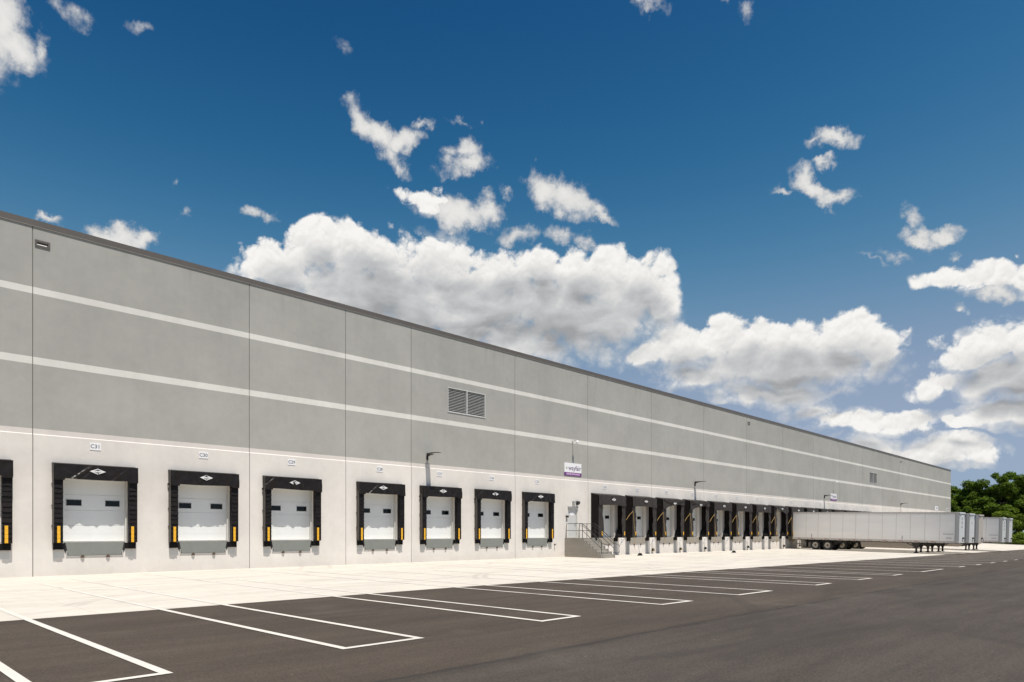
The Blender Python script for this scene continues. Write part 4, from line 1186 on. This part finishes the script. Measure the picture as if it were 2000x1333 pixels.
def tree(x, y, h, w_, mi, seed, lab, grp='trees beyond the end of the yard'):
    rng = np.random.default_rng(seed)
    z0 = gz(x, y) - .16
    r = empty('broadleaf_tree', (x, y, z0))
    tk = MB(); tr_ = h * .022
    lean = rng.uniform(-.3, .3, 2)
    top = Vector((lean[0], lean[1], h * .62))
    tk.tube([(0, 0, -.2), (lean[0] * .2, lean[1] * .2, h * .15), (lean[0] * .6, lean[1] * .6, h * .38), top], [tr_ * 1.3, tr_, tr_ * .75, tr_ * .35], 8)
    cl = []
    nb = 13
    for i in range(nb):
        a = i * 2.4 + rng.uniform(-.4, .4); f = rng.uniform(.12, .60)
        st_ = Vector((lean[0] * f, lean[1] * f, h * f))
        e_ = Vector((math.cos(a) * w_ * rng.uniform(.25, .5), math.sin(a) * w_ * rng.uniform(.25, .5), h * (f * .75 + rng.uniform(.18, .36))))
        mid = (st_ + e_) / 2 + Vector((0, 0, -.2))
        tk.tube([st_, mid, e_], [tr_ * .4, tr_ * .25, tr_ * .1], 5)
        cl.append((e_.x, e_.y, e_.z, rng.uniform(.13, .20) * w_))
        for q in range(3):
            o_ = rng.normal(size=3) * w_ * .15
            cl.append((e_.x + o_[0], e_.y + o_[1], e_.z + abs(o_[2]) * .7, rng.uniform(.07, .13) * w_))
    for i in range(8):
        cl.append((lean[0] + rng.normal() * w_ * .15, lean[1] + rng.normal() * w_ * .15, h * rng.uniform(.62, .93), rng.uniform(.10, .17) * w_))
    cl.append((lean[0], lean[1], h * .92, .09 * w_))
    tk.build('trunk', M_bark, r)
    leaves('crown', cl, M_leafs[mi], r, rng, 420, .21)
    tag(r, lab, 'tree', grp)
    return r
T = [ # x, y, height, width, material, where
    (171, 41.0, 12.0, 9.5, 0, 'mid green tree right against the far corner of the warehouse'),
    (173, 35.5, 12.2, 8.5, 1, 'rounded green tree just right of the far warehouse corner'),
    (172, 31.2, 13.2, 8.5, 0, 'green tree rising between the corner tree and the tallest one'),
    (171, 27.6, 15.2, 8.5, 1, 'tallest dark green tree, in the middle of the visible trees'),
    (174, 23.8, 12.6, 8.0, 0, 'lower green tree filling the dip right of the tallest one'),
    (172, 20.4, 14.6, 8.0, 0, 'tall green tree at the right edge of the photo'),
    (178, 33.0, 12.0, 9.0, 1, 'dark tree standing behind the rounded ones near the corner'),
    (180, 25.0, 12.5, 9.5, 1, 'dark tree standing behind the tallest one'),
    (166.5, 24.8, 8.2, 6.5, 2, 'short bright green tree in front of the tallest one'),
    (167, 31.5, 7.8, 6.0, 1, 'short dark tree in front, behind the trailer noses'),
    (168, 37.0, 7.8, 6.5, 0, 'short green tree in front, left of the trailer noses'),
    (172, 15.5, 13.0, 8.5, 1, 'dark green tree just outside the right edge of the photo'),
    (171, 9.5, 12.5, 8.5, 0, 'green tree farther right outside the photo'),
    (174, 48.0, 12.5, 10.0, 1, 'tree hidden behind the warehouse corner')]
for i, (x, y, h, w_, mi, lab) in enumerate(T): tree(x, y, h, w_, mi, 100 + i, lab)
def shrub(x, y, h, w_, mi, seed, lab):
    rng = np.random.default_rng(seed)
    r = empty('shrub', (x, y, gz(x, y) - .16))
    st_ = MB(); cl = []
    for i in range(6):
        a = i * 1.1 + rng.uniform(0, .5)
        e_ = (math.cos(a) * w_ * .3, math.sin(a) * w_ * .35, h * rng.uniform(.4, .75))
        st_.tube([(0, 0, -.1), e_], [.04, .015], 5); cl.append((*e_, w_ * .2))
        cl.append((math.cos(a) * w_ * .4, math.sin(a) * w_ * .42, h * rng.uniform(.15, .4), w_ * .22))
    st_.build('stems', M_bark, r)
    leaves('foliage', cl, M_leafs[mi], r, rng, 700, .15)
    tag(r, lab, 'shrub', 'shrubs along the foot of the trees')
for i, (x, y, h, w_, mi, lab) in enumerate([
    (163.5, 20.8, 3.0, 4.6, 2, 'bright green shrub at the right edge of the photo'), (164.5, 24.2, 2.6, 4.4, 2, 'bright green shrub right of the farthest trailer nose'),
    (165, 27.8, 2.2, 4.4, 0, 'low green shrub behind the farthest trailer nose'), (165.5, 32.0, 2.0, 4.6, 0, 'low green shrub glimpsed under the trailers'),
    (164, 36.5, 2.0, 4.6, 1, 'low dark shrub near the warehouse corner'), (163.5, 16.5, 2.8, 4.6, 2, 'bright shrub outside the right edge of the photo'),
    (164, 12.0, 2.6, 4.6, 0, 'shrub farther right outside the photo')]):
    shrub(x, y, h, w_, mi, 300 + i, lab)
# a far-off wood closing the view behind the separate trees
rng = np.random.default_rng(5)
cl = []
for i in range(150):
    y = rng.uniform(-120, 75); x = 188 + rng.uniform(0, 18)
    cl.append((x, y, rng.uniform(0.5, 9.5), rng.uniform(1.6, 2.8)))
wood = leaves('woodland', cl, M_leafs[1], None, rng, 60, .5)
tag(wood, 'dense dark woodland behind the separate trees', 'woodland', kind='stuff')
